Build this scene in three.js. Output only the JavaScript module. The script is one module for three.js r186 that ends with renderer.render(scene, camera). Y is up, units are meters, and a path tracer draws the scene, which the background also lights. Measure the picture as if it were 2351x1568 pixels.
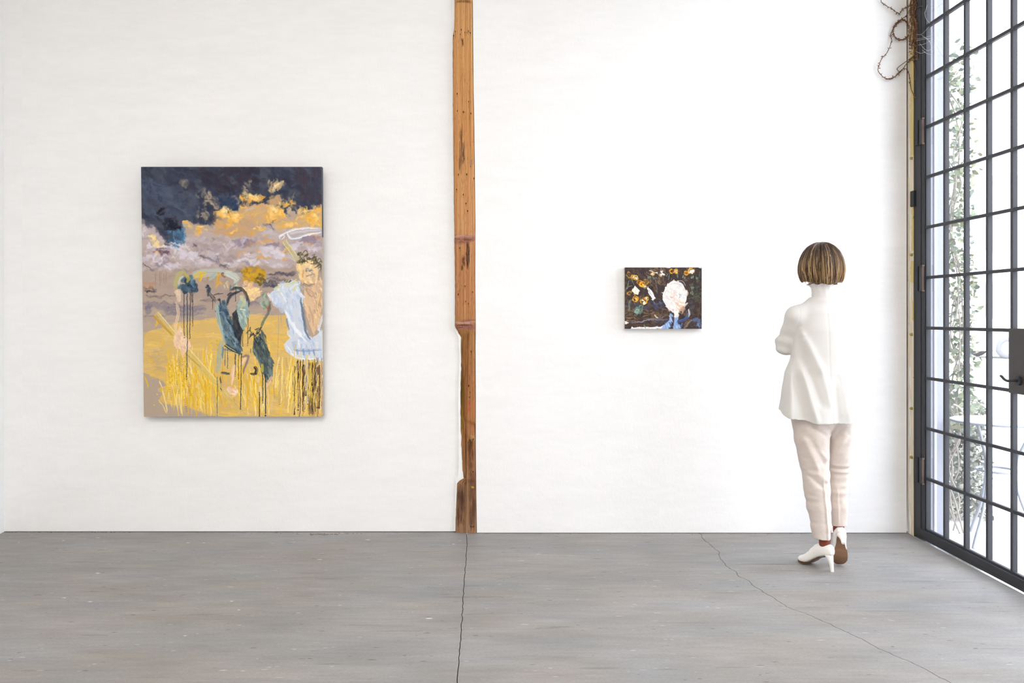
import * as THREE from 'three';
import { RoundedBoxGeometry } from 'three/addons/geometries/RoundedBoxGeometry.js';
import { mergeGeometries, mergeVertices } from 'three/addons/utils/BufferGeometryUtils.js';
import { RectAreaLightUniformsLib } from 'three/addons/lights/RectAreaLightUniformsLib.js';

// ------------------------------------------------------------------ camera, sky, sun, exposure
const EYE = 1.35, FOCAL = 1850, VPX = 1142, VPY = 725, FW = 2351, FH = 1568;
const scene = new THREE.Scene();
const camera = new THREE.PerspectiveCamera(2 * Math.atan(FH / 2 / FOCAL) * 180 / Math.PI, FW / FH, 0.05, 300);
camera.position.set(0, EYE, 0);
camera.setViewOffset(FW, FH, FW / 2 - VPX, FH / 2 - VPY, FW, FH);   // shift lens: the back wall stays square to the film
const renderer = new THREE.WebGLRenderer({ antialias: true });
renderer.toneMapping = THREE.LinearToneMapping;
renderer.toneMappingExposure = 0.97;
renderer.shadowMap.enabled = true;
RectAreaLightUniformsLib.init();
scene.background = new THREE.Color().setRGB(6.0, 6.4, 7.15);          // bright overcast haze, even in all directions
const sun = new THREE.DirectionalLight(0xfff4e4, 3);
sun.name = 'sun';
sun.position.set(-14, 24, -10);                                       // stands behind the building: lights the yard, not the room
sun.target.position.set(6, 0, -4);
sun.castShadow = true; sun.shadow.radius = 3;
Object.assign(sun.shadow.camera, { left: -30, right: 30, top: 30, bottom: -30, near: 1, far: 90 });
scene.add(sun, sun.target);

// ------------------------------------------------------------------ helpers
let seed = 7;
const rnd = () => { seed = (seed * 1664525 + 1013904223) >>> 0; return seed / 4294967296; };
const rr = (a, b) => a + (b - a) * rnd();
const clamp = (x, a = 0, b = 1) => Math.min(b, Math.max(a, x));
const lerp = (a, b, t) => a + (b - a) * t;
const sstep = (a, b, x) => { const t = clamp((x - a) / (b - a)); return t * t * (3 - 2 * t); };
const V = (x, y, z) => new THREE.Vector3(x, y, z);
const at = (u, v, d) => V((u - VPX) / FOCAL * d, EYE - (v - VPY) / FOCAL * d, -d);   // a measured direction and a distance -> a point in metres
const table = (rows, k) => (x) => {           // piecewise-linear lookup, column k over column 0
  let i = 0; while (i < rows.length - 2 && x > rows[i + 1][0]) i++;
  const t = clamp((x - rows[i][0]) / (rows[i + 1][0] - rows[i][0]));
  const s = t * t * (3 - 2 * t);
  return lerp(rows[i][k], rows[i + 1][k], 0.5 * s + 0.5 * t);
};
const used = new Map();
function numbered(name) { const n = used.get(name) ?? 0; used.set(name, n + 1); return n ? name + '_' + String(n).padStart(3, '0') : name; }
function tag(o, label, category, group) { o.userData.label = label; if (category) o.userData.category = category; if (group) o.userData.group = group; return o; }
function shadows(o) { o.castShadow = true; o.receiveShadow = true; return o; }
function part(name, geo, material, parent) { const m = shadows(new THREE.Mesh(geo, material)); m.name = name; parent.add(m); return m; }
function top(name, geo, material) { return part(numbered(name), geo, material, scene); }
function group(name, pos = [0, 0, 0]) { const g = new THREE.Group(); g.name = numbered(name); g.position.set(...pos); scene.add(g); return g; }
function structure(o, label) { o.userData.kind = 'structure'; o.userData.label = label; return o; }
const box = (x0, x1, y0, y1, z0, z1) => new THREE.BoxGeometry(Math.abs(x1 - x0), Math.abs(y1 - y0), Math.abs(z1 - z0)).translate((x0 + x1) / 2, (y0 + y1) / 2, (z0 + z1) / 2);
const rbox = (x0, x1, y0, y1, z0, z1, r = 0.003) => new RoundedBoxGeometry(Math.abs(x1 - x0), Math.abs(y1 - y0), Math.abs(z1 - z0), 2, r).translate((x0 + x1) / 2, (y0 + y1) / 2, (z0 + z1) / 2);
const tube = (pts, r, seg = 24, sides = 6, closed = false) => new THREE.TubeGeometry(new THREE.CatmullRomCurve3(pts, closed, 'centripetal'), seg, r, sides, closed);
const mat = (o) => new THREE.MeshStandardMaterial(o);
const lin = (r, g, b) => new THREE.Color().setRGB(r, g, b);
function planarUV(g, fu, fv) {
  const p = g.attributes.position, uv = new Float32Array(p.count * 2);
  for (let i = 0; i < p.count; i++) { uv[2 * i] = fu(p.getX(i), p.getY(i), p.getZ(i)); uv[2 * i + 1] = fv(p.getX(i), p.getY(i), p.getZ(i)); }
  g.setAttribute('uv', new THREE.BufferAttribute(uv, 2)); return g;
}
// value noise that repeats over n x m cells
function grid(n, m, s0) { const keep = seed; seed = s0; const a = new Float32Array(n * m); for (let i = 0; i < a.length; i++) a[i] = rnd(); seed = keep; return a; }
function noiseAt(a, n, m, x, y) {
  const xi = Math.floor(x), yi = Math.floor(y), fx = x - xi, fy = y - yi, sx = fx * fx * (3 - 2 * fx), sy = fy * fy * (3 - 2 * fy);
  const x0 = ((xi % n) + n) % n, x1 = (x0 + 1) % n, y0 = ((yi % m) + m) % m, y1 = (y0 + 1) % m;
  return lerp(lerp(a[y0 * n + x0], a[y0 * n + x1], sx), lerp(a[y1 * n + x0], a[y1 * n + x1], sx), sy);
}
function dataTexture(w, h, fn, srgb) {
  const d = new Uint8Array(w * h * 4);
  for (let y = 0; y < h; y++) for (let x = 0; x < w; x++) { const c = fn(x, y), o = (y * w + x) * 4; d[o] = c[0]; d[o + 1] = c[1]; d[o + 2] = c[2]; d[o + 3] = 255; }
  const t = new THREE.DataTexture(d, w, h); t.magFilter = THREE.LinearFilter; t.minFilter = THREE.LinearMipmapLinearFilter; t.generateMipmaps = true;
  t.wrapS = t.wrapT = THREE.RepeatWrapping; if (srgb) t.colorSpace = THREE.SRGBColorSpace; t.needsUpdate = true; return t;
}
function canvasTexture(c) { const t = new THREE.CanvasTexture(c); t.colorSpace = THREE.SRGBColorSpace; t.wrapS = t.wrapT = THREE.ClampToEdgeWrapping; return t; }

// Naive surface nets: the zero surface of f over a box, with normals from the field.
function netMesh(f, lo, hi, cell) {
  const n = [0, 1, 2].map((k) => Math.ceil((hi[k] - lo[k]) / cell) + 1), [nx, ny, nz] = n, F = new Float32Array(nx * ny * nz);
  for (let k = 0, i = 0; k < nz; k++) for (let j = 0; j < ny; j++) for (let l = 0; l < nx; l++, i++) F[i] = f(lo[0] + l * cell, lo[1] + j * cell, lo[2] + k * cell);
  const id = new Int32Array(nx * ny * nz).fill(-1), pos = [], index = [], sy = nx, sz = nx * ny;
  const corners = [0, 1, sy, sy + 1, sz, sz + 1, sz + sy, sz + sy + 1], off = [[0, 0, 0], [1, 0, 0], [0, 1, 0], [1, 1, 0], [0, 0, 1], [1, 0, 1], [0, 1, 1], [1, 1, 1]];
  const edges = []; for (let a = 0; a < 8; a++) for (const b of [1, 2, 4]) if (!(a & b)) edges.push([a, a | b]);
  for (let k = 0; k < nz - 1; k++) for (let j = 0; j < ny - 1; j++) for (let l = 0; l < nx - 1; l++) {
    const i = l + j * sy + k * sz; let m = 0;
    for (let c = 0; c < 8; c++) if (F[i + corners[c]] < 0) m |= 1 << c;
    if (!m || m === 255) continue;
    let x = 0, y = 0, z = 0, q = 0;
    for (const [a, b] of edges) {
      const fa = F[i + corners[a]], fb = F[i + corners[b]]; if ((fa < 0) === (fb < 0)) continue;
      const t = fa / (fa - fb); x += lerp(off[a][0], off[b][0], t); y += lerp(off[a][1], off[b][1], t); z += lerp(off[a][2], off[b][2], t); q++;
    }
    id[i] = pos.length / 3; pos.push(lo[0] + (l + x / q) * cell, lo[1] + (j + y / q) * cell, lo[2] + (k + z / q) * cell);
  }
  const quad = (a, b, c, d, flip) => { if (a < 0 || b < 0 || c < 0 || d < 0) return; flip ? index.push(a, c, b, a, d, c) : index.push(a, b, c, a, c, d); };
  for (let k = 1; k < nz - 1; k++) for (let j = 1; j < ny - 1; j++) for (let l = 1; l < nx - 1; l++) {
    const i = l + j * sy + k * sz, s = F[i] < 0;
    if (s !== F[i + 1] < 0) quad(id[i - sy - sz], id[i - sz], id[i], id[i - sy], !s);
    if (s !== F[i + sy] < 0) quad(id[i - 1 - sz], id[i - 1], id[i], id[i - sz], !s);
    if (s !== F[i + sz] < 0) quad(id[i - 1 - sy], id[i - sy], id[i], id[i - 1], !s);
  }
  const g = new THREE.BufferGeometry(), nor = new Float32Array(pos.length), e = cell * 0.7;
  for (let i = 0; i < pos.length; i += 3) {
    const [x, y, z] = [pos[i], pos[i + 1], pos[i + 2]], v = V(f(x + e, y, z) - f(x - e, y, z), f(x, y + e, z) - f(x, y - e, z), f(x, y, z + e) - f(x, y, z - e)).normalize();
    nor[i] = v.x; nor[i + 1] = v.y; nor[i + 2] = v.z;
  }
  g.setAttribute('position', new THREE.BufferAttribute(new Float32Array(pos), 3));
  g.setAttribute('normal', new THREE.BufferAttribute(nor, 3));
  g.setIndex(index);
  return planarUV(g, (x, y, z) => x + z * 0.7, (x, y) => y);
}
const smin = (a, b, k) => { const h = Math.max(k - Math.abs(a - b), 0) / k; return Math.min(a, b) - h * h * k * 0.25; };
function capsule(x, y, z, a, b, ra, rb) {     // tapered capsule between points a and b
  const bx = b.x - a.x, by = b.y - a.y, bz = b.z - a.z, t = clamp(((x - a.x) * bx + (y - a.y) * by + (z - a.z) * bz) / (bx * bx + by * by + bz * bz));
  return Math.hypot(x - a.x - bx * t, y - a.y - by * t, z - a.z - bz * t) - lerp(ra, rb, t);
}
const ellipsoid = (x, y, z, c, rx, ry, rz) => (Math.hypot((x - c.x) / rx, (y - c.y) / ry, (z - c.z) / rz) - 1) * Math.min(rx, ry, rz);
// rings of points -> closed lofted surface
function loft(rings, caps = true) {
  const n = rings[0].length, pos = [], index = [];
  rings.forEach((r) => r.forEach((p) => pos.push(p.x, p.y, p.z)));
  for (let k = 0; k < rings.length - 1; k++) for (let i = 0; i < n; i++) { const a = k * n + i, b = k * n + (i + 1) % n, c = a + n, d = b + n; index.push(a, b, d, a, d, c); }
  if (caps) for (const k of [0, rings.length - 1]) {
    const c = rings[k].reduce((s, p) => s.add(p), V(0, 0, 0)).divideScalar(n), o = pos.length / 3; pos.push(c.x, c.y, c.z);
    for (let i = 0; i < n; i++) { const a = k * n + i, b = k * n + (i + 1) % n; k ? index.push(a, b, o) : index.push(b, a, o); }
  }
  const g = new THREE.BufferGeometry(); g.setAttribute('position', new THREE.BufferAttribute(new Float32Array(pos), 3)); g.setIndex(index); g.computeVertexNormals();
  return planarUV(g, (x, y, z) => x + z, (x, y) => y);
}

// ------------------------------------------------------------------ materials of the room
const WALL_Z = -5.005, LEFT_Z = -5.032, SIDE_X = 2.546, ROOM_L = -3.08, ROOM_F = 4.6, CEIL = 4.8;
const na = grid(64, 64, 11), nb = grid(256, 256, 12), nc = grid(512, 512, 13);
const plasterBump = dataTexture(1024, 1024, (x, y) => {
  const v = 0.45 * noiseAt(na, 64, 64, x / 16, y / 16) + 0.3 * noiseAt(nb, 256, 256, x / 4, y / 8) + 0.25 * noiseAt(nc, 512, 512, x / 2, y / 2); return [v * 255, v * 255, v * 255];
});
plasterBump.repeat.set(0.5, 0.5);
const plasterTone = dataTexture(512, 512, (x, y) => {
  const v = 251 + 3 * (noiseAt(na, 64, 64, x / 32, y / 8) - 0.5) + 3 * (noiseAt(nb, 256, 256, x / 8, y / 2) - 0.5); return [v, v - 0.4, v - 1.2];
}, true);
plasterTone.repeat.set(0.25, 0.25);
const M = {
  plaster: mat({ color: lin(0.9, 0.9, 0.9), map: plasterTone, bumpMap: plasterBump, bumpScale: 0.0008, roughness: 0.9 }),
  ceiling: mat({ color: lin(0.8, 0.79, 0.77), roughness: 0.95 }),
  steel: mat({ color: lin(0.022, 0.023, 0.028), roughness: 0.6 }),
  steelDark: mat({ color: lin(0.012, 0.012, 0.014), roughness: 0.55 }),
  rust: mat({ color: lin(0.13, 0.08, 0.062), roughness: 0.85 }),
  alloy: mat({ color: lin(0.8, 0.8, 0.8), roughness: 0.22, metalness: 1 }),
  glass: new THREE.MeshPhysicalMaterial({ color: 0xffffff, transmission: 1, thickness: 0, roughness: 0, ior: 1.5 }),
  dark: mat({ color: lin(0.05, 0.045, 0.04), roughness: 1 }),
};

// ------------------------------------------------------------------ floor: three slabs parted by a joint and a crack
const floorTexture = (() => {
  const W = 2048, H = 1024;                  // covers x -3.1..2.6, z -5.05..-2.95
  const spots = [];
  const keep = seed; seed = 99;
  for (let i = 0; i < 900; i++) spots.push([rnd() * W, rnd() * H, rr(0.6, 2.2), rnd() < 0.5 ? rr(14, 50) : -rr(20, 60), rr(1, 4)]);
  for (let i = 0; i < 90; i++) spots.push([rnd() * W, rnd() * H, rr(2, 5), -rr(10, 26), rr(4, 12)]);
  for (let i = 0; i < 26; i++) spots.push([rnd() * W * 0.5, rnd() * H * 0.8, rr(1.5, 3.2), 95, rr(1, 2.5)]);
  seed = keep;
  const add = new Float32Array(W * H);
  for (const [cx, cy, r, a, ax] of spots) for (let y = Math.floor(cy - r); y <= cy + r; y++) for (let x = Math.floor(cx - r * ax); x <= cx + r * ax; x++) {
    if (x < 0 || y < 0 || x >= W || y >= H) continue;
    const q = Math.hypot((x - cx) / (r * ax), (y - cy) / r) + 0.5 * (noiseAt(nb, 256, 256, x / 2, y / 2) - 0.5); if (q < 1) add[y * W + x] += a * (1 - q * 0.6);
  }
  return dataTexture(W, H, (x, y) => {
    const big = noiseAt(na, 64, 64, x / 150, y / 90) - 0.5, mid = noiseAt(na, 64, 64, x / 60 + 9, y / 26) - 0.5, streak = noiseAt(nb, 256, 256, x / 40, y / 7) - 0.5, fine = noiseAt(nc, 512, 512, x / 3, y / 1.5) - 0.5, grain = noiseAt(nc, 512, 512, x * 0.9 + 5, y * 0.9) - 0.5;
    const v = 139 + 11 * big + 10 * mid + 8 * streak + 8 * fine + 11 * grain + add[y * W + x], w = 5 * (noiseAt(na, 64, 64, x / 110 + 31, y / 70) - 0.5);
    return [clamp(v + 3 + w, 0, 255), clamp(v, 0, 255), clamp(v - 3 - w, 0, 255)];
  }, true);
})();
floorTexture.wrapS = floorTexture.wrapT = THREE.MirroredRepeatWrapping;
M.floor = mat({ map: floorTexture, bumpMap: plasterBump, bumpScale: 0.0008, roughness: 0.55 });
{
  const floor = structure(group('floor'), 'grey concrete floor with a joint and a diagonal crack');
  const keep = seed; seed = 5;
  const ground = (u, v) => { const d = EYE * FOCAL / (v - VPY); return [(u - VPX) / FOCAL * d, -d]; };
  // joint below the timber post, then the wandering crack to the right
  const jag = (pts, step, amp) => { const out = []; for (let i = 0; i < pts.length - 1; i++) { const [a, b] = [pts[i], pts[i + 1]], n = Math.max(1, Math.round(Math.hypot(b[0] - a[0], b[1] - a[1]) / step)); for (let k = 0; k < n; k++) { const t = k / n; out.push([lerp(a[0], b[0], t) + rr(-amp, amp) * (k ? 1 : 0.3), lerp(a[1], b[1], t) + rr(-amp, amp) * (k ? 1 : 0.3)]); } } out.push(pts.at(-1)); return out; };
  const joint = jag([[-0.192, -5.1], ground(1072, 1240), ground(1069, 1300), ground(1063, 1380), ground(1058, 1460), ground(1050, 1568), [-0.08, 0], [-0.02, ROOM_F + 0.1]], 0.035, 0.0028);
  const crackPx = [[1611, 1228], [1613, 1236], [1631, 1251], [1650, 1266], [1654, 1282], [1668, 1300], [1690, 1313], [1696, 1323], [1721, 1334], [1730, 1345], [1758, 1362], [1789, 1381], [1813, 1396], [1850, 1408], [1900, 1430], [1937, 1448], [1971, 1464], [1999, 1479], [2030, 1494], [2073, 1513], [2110, 1529], [2159, 1556]].map(([u, v]) => ground(u, v));
  const crack = jag([[crackPx[0][0] - 0.03, -5.1], ...crackPx, [1.9, -2.4], [2.2, -1.9], [2.62, -1.5]], 0.02, 0.0045);
  seed = keep;
  const g = 0.0017;
  const slab = (pts) => {
    const s = new THREE.Shape(); pts.forEach(([x, z], i) => (i ? s.lineTo(x, -z) : s.moveTo(x, -z)));
    const e = new THREE.ExtrudeGeometry(s, { depth: 0.03, bevelEnabled: false }); e.rotateX(-Math.PI / 2); e.translate(0, -0.03, 0);
    return planarUV(e, (x, y, z) => (x + 3.1) / 5.7, (x, y, z) => (z + 5.05) / 2.1);
  };
  part('slab', slab([[ROOM_L - 0.1, -5.1], ...joint.map(([x, z]) => [x - g, z]), [ROOM_L - 0.1, ROOM_F + 0.1]]), M.floor, floor);
  part('slab', slab([...joint.map(([x, z]) => [x + g, z]), [2.57, ROOM_F + 0.1], [2.57, -1.54], ...crack.slice(0, -1).reverse().map(([x, z]) => [x - g * 0.9, z + g * 0.5])].filter(([x]) => x < 2.571)), M.floor, floor);
  part('slab', slab([...crack.slice(0, -1).map(([x, z]) => [x + g * 0.9, z - g * 0.5]).filter(([x]) => x < 2.57), [2.57, -1.56], [2.57, -5.1]]), M.floor, floor);
  part('bed', box(ROOM_L - 0.1, 2.57, -0.12, -0.031, -5.1, ROOM_F + 0.1), M.dark, floor);
}

// ------------------------------------------------------------------ walls and ceiling
const POST_R = [[-560, 1084], [0, 1085], [107, 1086], [214, 1087], [295, 1088.6], [375, 1089.6], [507, 1091], [641, 1090.7], [748, 1091.8], [800, 1091.3], [917, 1092], [1035, 1092], [1152, 1093.3], [1226, 1094.5]];
{
  const wall = structure(group('wall_back'), 'white plastered back wall of the gallery');
  const uvw = (g) => planarUV(g, (x, y, z) => x + z, (x, y) => y);
  part('plaster_panel', uvw(box(ROOM_L - 0.2, -0.225, 0.004, CEIL, LEFT_Z - 0.2, LEFT_Z)), M.plaster, wall);
  {
    const s = new THREE.Shape(), e = POST_R.map(([v, u]) => at(u + 0.4, v, 5.003)); e[0].y = CEIL;
    s.moveTo(SIDE_X - 0.004, CEIL); e.forEach((p) => s.lineTo(p.x, Math.max(p.y, 0.003))); s.lineTo(SIDE_X - 0.004, 0.003);
    part('plaster_panel', uvw(new THREE.ExtrudeGeometry(s, { depth: 0.1, bevelEnabled: false }).translate(0, 0, WALL_Z - 0.1)), M.plaster, wall);
  }
  part('backing', box(-0.3, SIDE_X + 0.2, -0.02, CEIL, WALL_Z - 0.25, WALL_Z - 0.2), M.dark, wall);
  // crumbling plaster lip left of the post
  const edge = [[-40, 1036.5, 1045], [60, 1037.5, 1044], [78, 1038.6, 1040.5], [200, 1039.2, 1040], [420, 1040.9, 1041.8], [520, 1042, 1043.3], [745, 1043, 1046], [757, 1043, 1056], [772, 1052, 1058], [830, 1055, 1058.5], [880, 1052.5, 1057], [945, 1051.5, 1057], [985, 1053, 1058], [1040, 1053, 1059], [1078, 1053, 1062], [1098, 1051, 1064], [1104, 1046, 1054], [1120, 1045, 1049], [1180, 1043.5, 1046.5], [1219, 1042, 1045.5]];
  const shape = new THREE.Shape(); const keep = seed; seed = 21;
  const pl = edge.map(([v, a]) => at(a, v, 5.02)), pr = edge.map(([v, , b]) => at(b, v, 5.02));
  const wob = (pts) => { const o = []; for (let i = 0; i < pts.length - 1; i++) for (let k = 0; k < 6; k++) { const t = k / 6; o.push([lerp(pts[i].x, pts[i + 1].x, t) + rr(-0.0022, 0.0022), lerp(pts[i].y, pts[i + 1].y, t)]); } o.push([pts.at(-1).x, pts.at(-1).y]); return o; };
  [...wob(pl), ...wob(pr).reverse()].forEach(([x, y], i) => (i ? shape.lineTo(x, Math.max(y, 0.004)) : shape.moveTo(x, y))); seed = keep;
  const lip = new THREE.ExtrudeGeometry(shape, { depth: 0.012, bevelEnabled: true, bevelSize: 0.0015, bevelThickness: 0.003, bevelSegments: 1 }); lip.translate(0, 0, LEFT_Z - 0.002);
  part('plaster_lip', uvw(lip), M.plaster, wall);
}
structure(top('wall_left', planarUV(box(ROOM_L - 0.2, ROOM_L, 0, CEIL, LEFT_Z, ROOM_F), (x, y, z) => z, (x, y) => y), M.plaster), 'white plastered side wall at the far left edge');
structure(top('wall_front', box(ROOM_L - 0.2, SIDE_X + 0.2, -0.1, CEIL, ROOM_F, ROOM_F + 0.2), M.plaster), 'white wall behind the viewer');
structure(top('ceiling', box(ROOM_L - 0.2, SIDE_X + 0.2, CEIL, CEIL + 0.2, -5.3, ROOM_F + 0.2), M.ceiling), 'pale ceiling above the gallery');
const OPEN0 = -4.937, OPEN1 = -2.5, OPEN_H = 3.79, OUT_X = 2.75;
{
  const wall = structure(group('wall_right'), 'right wall around the glazed steel doors');
  const uvw = (g) => planarUV(g, (x, y, z) => x + z, (x, y) => y);
  part('masonry', uvw(box(SIDE_X, OUT_X, -0.1, CEIL, OPEN1, ROOM_F)), M.plaster, wall);
  part('masonry', uvw(box(SIDE_X, OUT_X, OPEN_H, CEIL, OPEN0, OPEN1)), M.plaster, wall);
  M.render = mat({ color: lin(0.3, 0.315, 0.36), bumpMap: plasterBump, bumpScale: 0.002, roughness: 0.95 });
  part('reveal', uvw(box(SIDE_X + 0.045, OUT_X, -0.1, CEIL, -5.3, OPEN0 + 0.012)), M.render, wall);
  part('reveal_bead', rbox(2.664, 2.682, 0, OPEN_H, OPEN0, OPEN0 + 0.022, 0.006), mat({ color: lin(0.5, 0.51, 0.54), roughness: 0.9 }), wall);
}
// cream jamb strip with old yellow paint between back wall and door frame
{
  const c = document.createElement('canvas'); c.width = 128; c.height = 2048; const x = c.getContext('2d'); const keep = seed; seed = 31;
  x.fillStyle = '#e6d9c2'; x.fillRect(0, 0, 128, 2048);
  const vy = (v) => (v + 330) / 1580 * 2048;            // photograph row -> canvas row
  for (let i = 0; i < 500; i++) { x.fillStyle = `rgba(${rr(190, 250)},${rr(180, 240)},${rr(150, 220)},0.25)`; x.beginPath(); x.ellipse(rr(0, 128), rr(0, 2048), rr(2, 18), rr(3, 40), 0, 0, 7); x.fill(); }
  const yellow = (v0, v1, w0, w1) => { x.fillStyle = '#d8c384'; x.beginPath(); x.moveTo(128, vy(v0)); for (let v = v0; v <= v1; v += 6) x.lineTo(128 - lerp(w0, w1, (v - v0) / (v1 - v0)) * rr(0.7, 1.25), vy(v)); x.lineTo(128, vy(v1)); x.fill(); };
  yellow(-330, 260, 60, 55); yellow(260, 470, 70, 60); yellow(540, 660, 40, 30); yellow(680, 725, 62, 50); yellow(760, 800, 26, 20);
  x.fillStyle = '#8d7a4a'; for (let i = 0; i < 120; i++) x.fillRect(rr(0, 128), rr(0, 2048), rr(1, 4), rr(1, 5));
  x.strokeStyle = '#5d5142'; x.lineWidth = 4; x.beginPath(); let q = 22; x.moveTo(q, 0); for (let y = 0; y < 2048; y += 14) { q = clamp(q + rr(-7, 7) + (22 - q) * 0.15, 6, 48); x.lineTo(q, y); } x.stroke();
  x.fillStyle = '#f6f2ea'; for (let i = 0; i < 40; i++) { const y = rr(600, 2048); x.beginPath(); x.ellipse(rr(45, 75), y, rr(4, 10), rr(10, 40), 0, 0, 7); x.fill(); }
  seed = keep;
  const trimMat = mat({ map: canvasTexture(c), roughness: 0.9, bumpMap: plasterBump, bumpScale: 0.002 });
  const y0 = 0.003, y1 = CEIL, g = box(SIDE_X, SIDE_X + 0.06, y0, y1, WALL_Z + 0.003, OPEN0 + 0.002);
  planarUV(g, (px, y, z) => clamp((z - WALL_Z) / (OPEN0 - WALL_Z)), (px, y) => clamp((y + 0.06) / 4.244));
  structure(top('trim_1', g, trimMat), 'cream plaster strip with flaking yellow paint beside the door frame');
}

// ------------------------------------------------------------------ glazed steel doors
const ROW0 = 0.0785, ROW = 0.2998, NROW = 12, COL = 0.2018;
function doorLeaf(z0, dir, n, label, withLock) {       // z0: hinge edge, dir: +1 opens towards the camera side
  const leaf = structure(group('door_' + n), label);
  const Z = (t) => z0 + dir * t, b = (x0, x1, y0, y1, t0, t1, r) => rbox(x0, x1, y0, y1, Z(t0), Z(t1), r);
  const X = SIDE_X, topY = ROW0 + ROW * NROW + 0.085;
  for (const [a, s] of [[0, 1], [1.18, -1]]) {
    const w = (t) => a + s * t;
    part('stile', mergeGeometries([b(X, X + 0.046, 0.02, topY, w(0), w(0.052)), b(X + 0.004, X + 0.046, 0.02, topY, w(0.0535), w(0.085)), b(X + 0.012, X + 0.03, 0.06, topY, w(0.085), w(0.094), 0.002)]), M.steel, leaf);
  }
  part('bottom_rail', mergeGeometries([b(X - 0.001, X + 0.044, 0.03, 0.068, 0, 1.18), b(X + 0.001, X + 0.007, 0.011, 0.034, 0.005, 1.175, 0.001), b(X + 0.012, X + 0.03, 0.066, 0.08, 0.06, 1.12, 0.002)]), M.steel, leaf);
  part('top_rail', b(X, X + 0.044, topY - 0.085, topY, 0.05, 1.13), M.steel, leaf);
  const c0 = 0.0845;
  for (let k = 1; k < 5; k++) { const t = c0 + COL * k; part('glazing_bar', mergeGeometries([b(X + 0.011, X + 0.021, 0.07, topY - 0.08, t - 0.009, t + 0.009, 0.002), b(X + 0.02, X + 0.04, 0.07, topY - 0.08, t - 0.004, t + 0.004, 0.001)]), M.steel, leaf); }
  for (let k = 1; k < NROW; k++) { const y = ROW0 + ROW * k; part('glazing_bar', mergeGeometries([b(X + 0.0105, X + 0.0205, y - 0.009, y + 0.009, c0 - 0.012, c0 + COL * 5 + 0.012, 0.002), b(X + 0.02, X + 0.04, y - 0.004, y + 0.004, c0, c0 + COL * 5, 0.001)]), M.steel, leaf); }
  const paneGeo = new THREE.PlaneGeometry(COL - 0.006, ROW - 0.006).rotateY(-Math.PI / 2);
  for (let k = 0; k < 5; k++) for (let r = 0; r < NROW; r++) {
    if (withLock && k === 4 && r === 3) continue;
    const p = part('pane', paneGeo, M.glass, leaf); p.position.set(X + 0.0255, ROW0 + ROW * (r + 0.5), Z(c0 + COL * (k + 0.5)));
  }
  // hinges: a barrel and a leaf plate each
  for (const y of [0.42, 1.575, 2.455]) {
    const h = part('hinge', mergeGeometries([b(X - 0.012, X + 0.004, y - 0.078, y + 0.078, 0.056, 0.082, 0.002), new THREE.CylinderGeometry(0.011, 0.011, 0.15, 14).translate(X - 0.008, y, Z(0.03)).toNonIndexed().deleteAttribute('uv')].map((g) => { const q = g.index ? g.toNonIndexed() : g; q.deleteAttribute('uv'); return q; })), M.steel, leaf);
    part('hinge_weld', mergeGeometries([b(X - 0.008, X + 0.006, y + 0.07, y + 0.08, 0.08, 0.087, 0.001), b(X - 0.008, X + 0.006, y - 0.08, y - 0.07, 0.08, 0.087, 0.001), b(X - 0.006, X + 0.003, y - 0.07, y + 0.07, 0.0815, 0.084, 0.001)]), M.rust, h);
  }
  if (withLock) {
    const y0 = ROW0 + ROW * 3, t0 = c0 + COL * 4;
    const plate = part('lock_plate', b(X + 0.004, X + 0.042, y0 - 0.012, y0 + ROW + 0.01, t0 - 0.011, t0 + COL + 0.006, 0.002), mat({ color: lin(0.045, 0.038, 0.036), roughness: 0.6 }), leaf);
    const hz = Z(t0 + 0.075), hy = y0 + 0.055;
    const handle = part('lever_handle', mergeGeometries([new THREE.CylinderGeometry(0.022, 0.022, 0.012, 20).rotateZ(Math.PI / 2).translate(X - 0.002, hy, hz), tube([V(X - 0.004, hy, hz), V(X - 0.035, hy, hz), V(X - 0.045, hy - 0.002, Z(t0 + 0.06)), V(X - 0.046, hy + 0.004, Z(t0 + 0.035)), V(X - 0.044, hy + 0.016, Z(t0 + 0.012)), V(X - 0.04, hy + 0.018, Z(t0 - 0.002))], 0.0065, 30, 8)]), M.steel, plate);
    tag(handle, 'dark curved lever handle');
  }
  return leaf;
}
doorLeaf(-4.901, 1, 1, 'black steel glazed door leaf with small panes and lock plate', true);
doorLeaf(-2.535, -1, 2, 'second black steel glazed door leaf outside the frame', false);
{
  const fr = structure(group('trim_2'), 'dark steel frame around the glazed doors');
  part('frame_post', rbox(SIDE_X + 0.004, SIDE_X + 0.06, 0, OPEN_H, OPEN0, OPEN0 + 0.034), M.steelDark, fr);
  part('frame_post', rbox(SIDE_X + 0.004, SIDE_X + 0.06, 0, OPEN_H, OPEN1 - 0.03, OPEN1), M.steelDark, fr);
  part('frame_head', rbox(SIDE_X + 0.004, SIDE_X + 0.06, OPEN_H - 0.04, OPEN_H, OPEN0, OPEN1), M.steelDark, fr);
  part('strike_block', rbox(SIDE_X - 0.012, SIDE_X + 0.01, at(0, 474, 4.92).y, at(0, 438, 4.92).y, OPEN0 - 0.012, OPEN0 + 0.03), M.steelDark, fr);
  const brass = mat({ color: lin(0.42, 0.34, 0.1), roughness: 0.5, metalness: 0.4 });
  for (const v of [363, 585, 768, 938, 1050]) part('anchor_bolt', new THREE.CylinderGeometry(0.008, 0.01, 0.016, 10).rotateZ(Math.PI / 2).translate(SIDE_X - 0.005, at(0, v, 4.94).y, OPEN0 - 0.008), brass, fr);
  part('threshold', rbox(2.545, 2.66, -0.02, 0.0035, OPEN0, OPEN1, 0.0015), M.alloy, fr);
}

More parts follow.
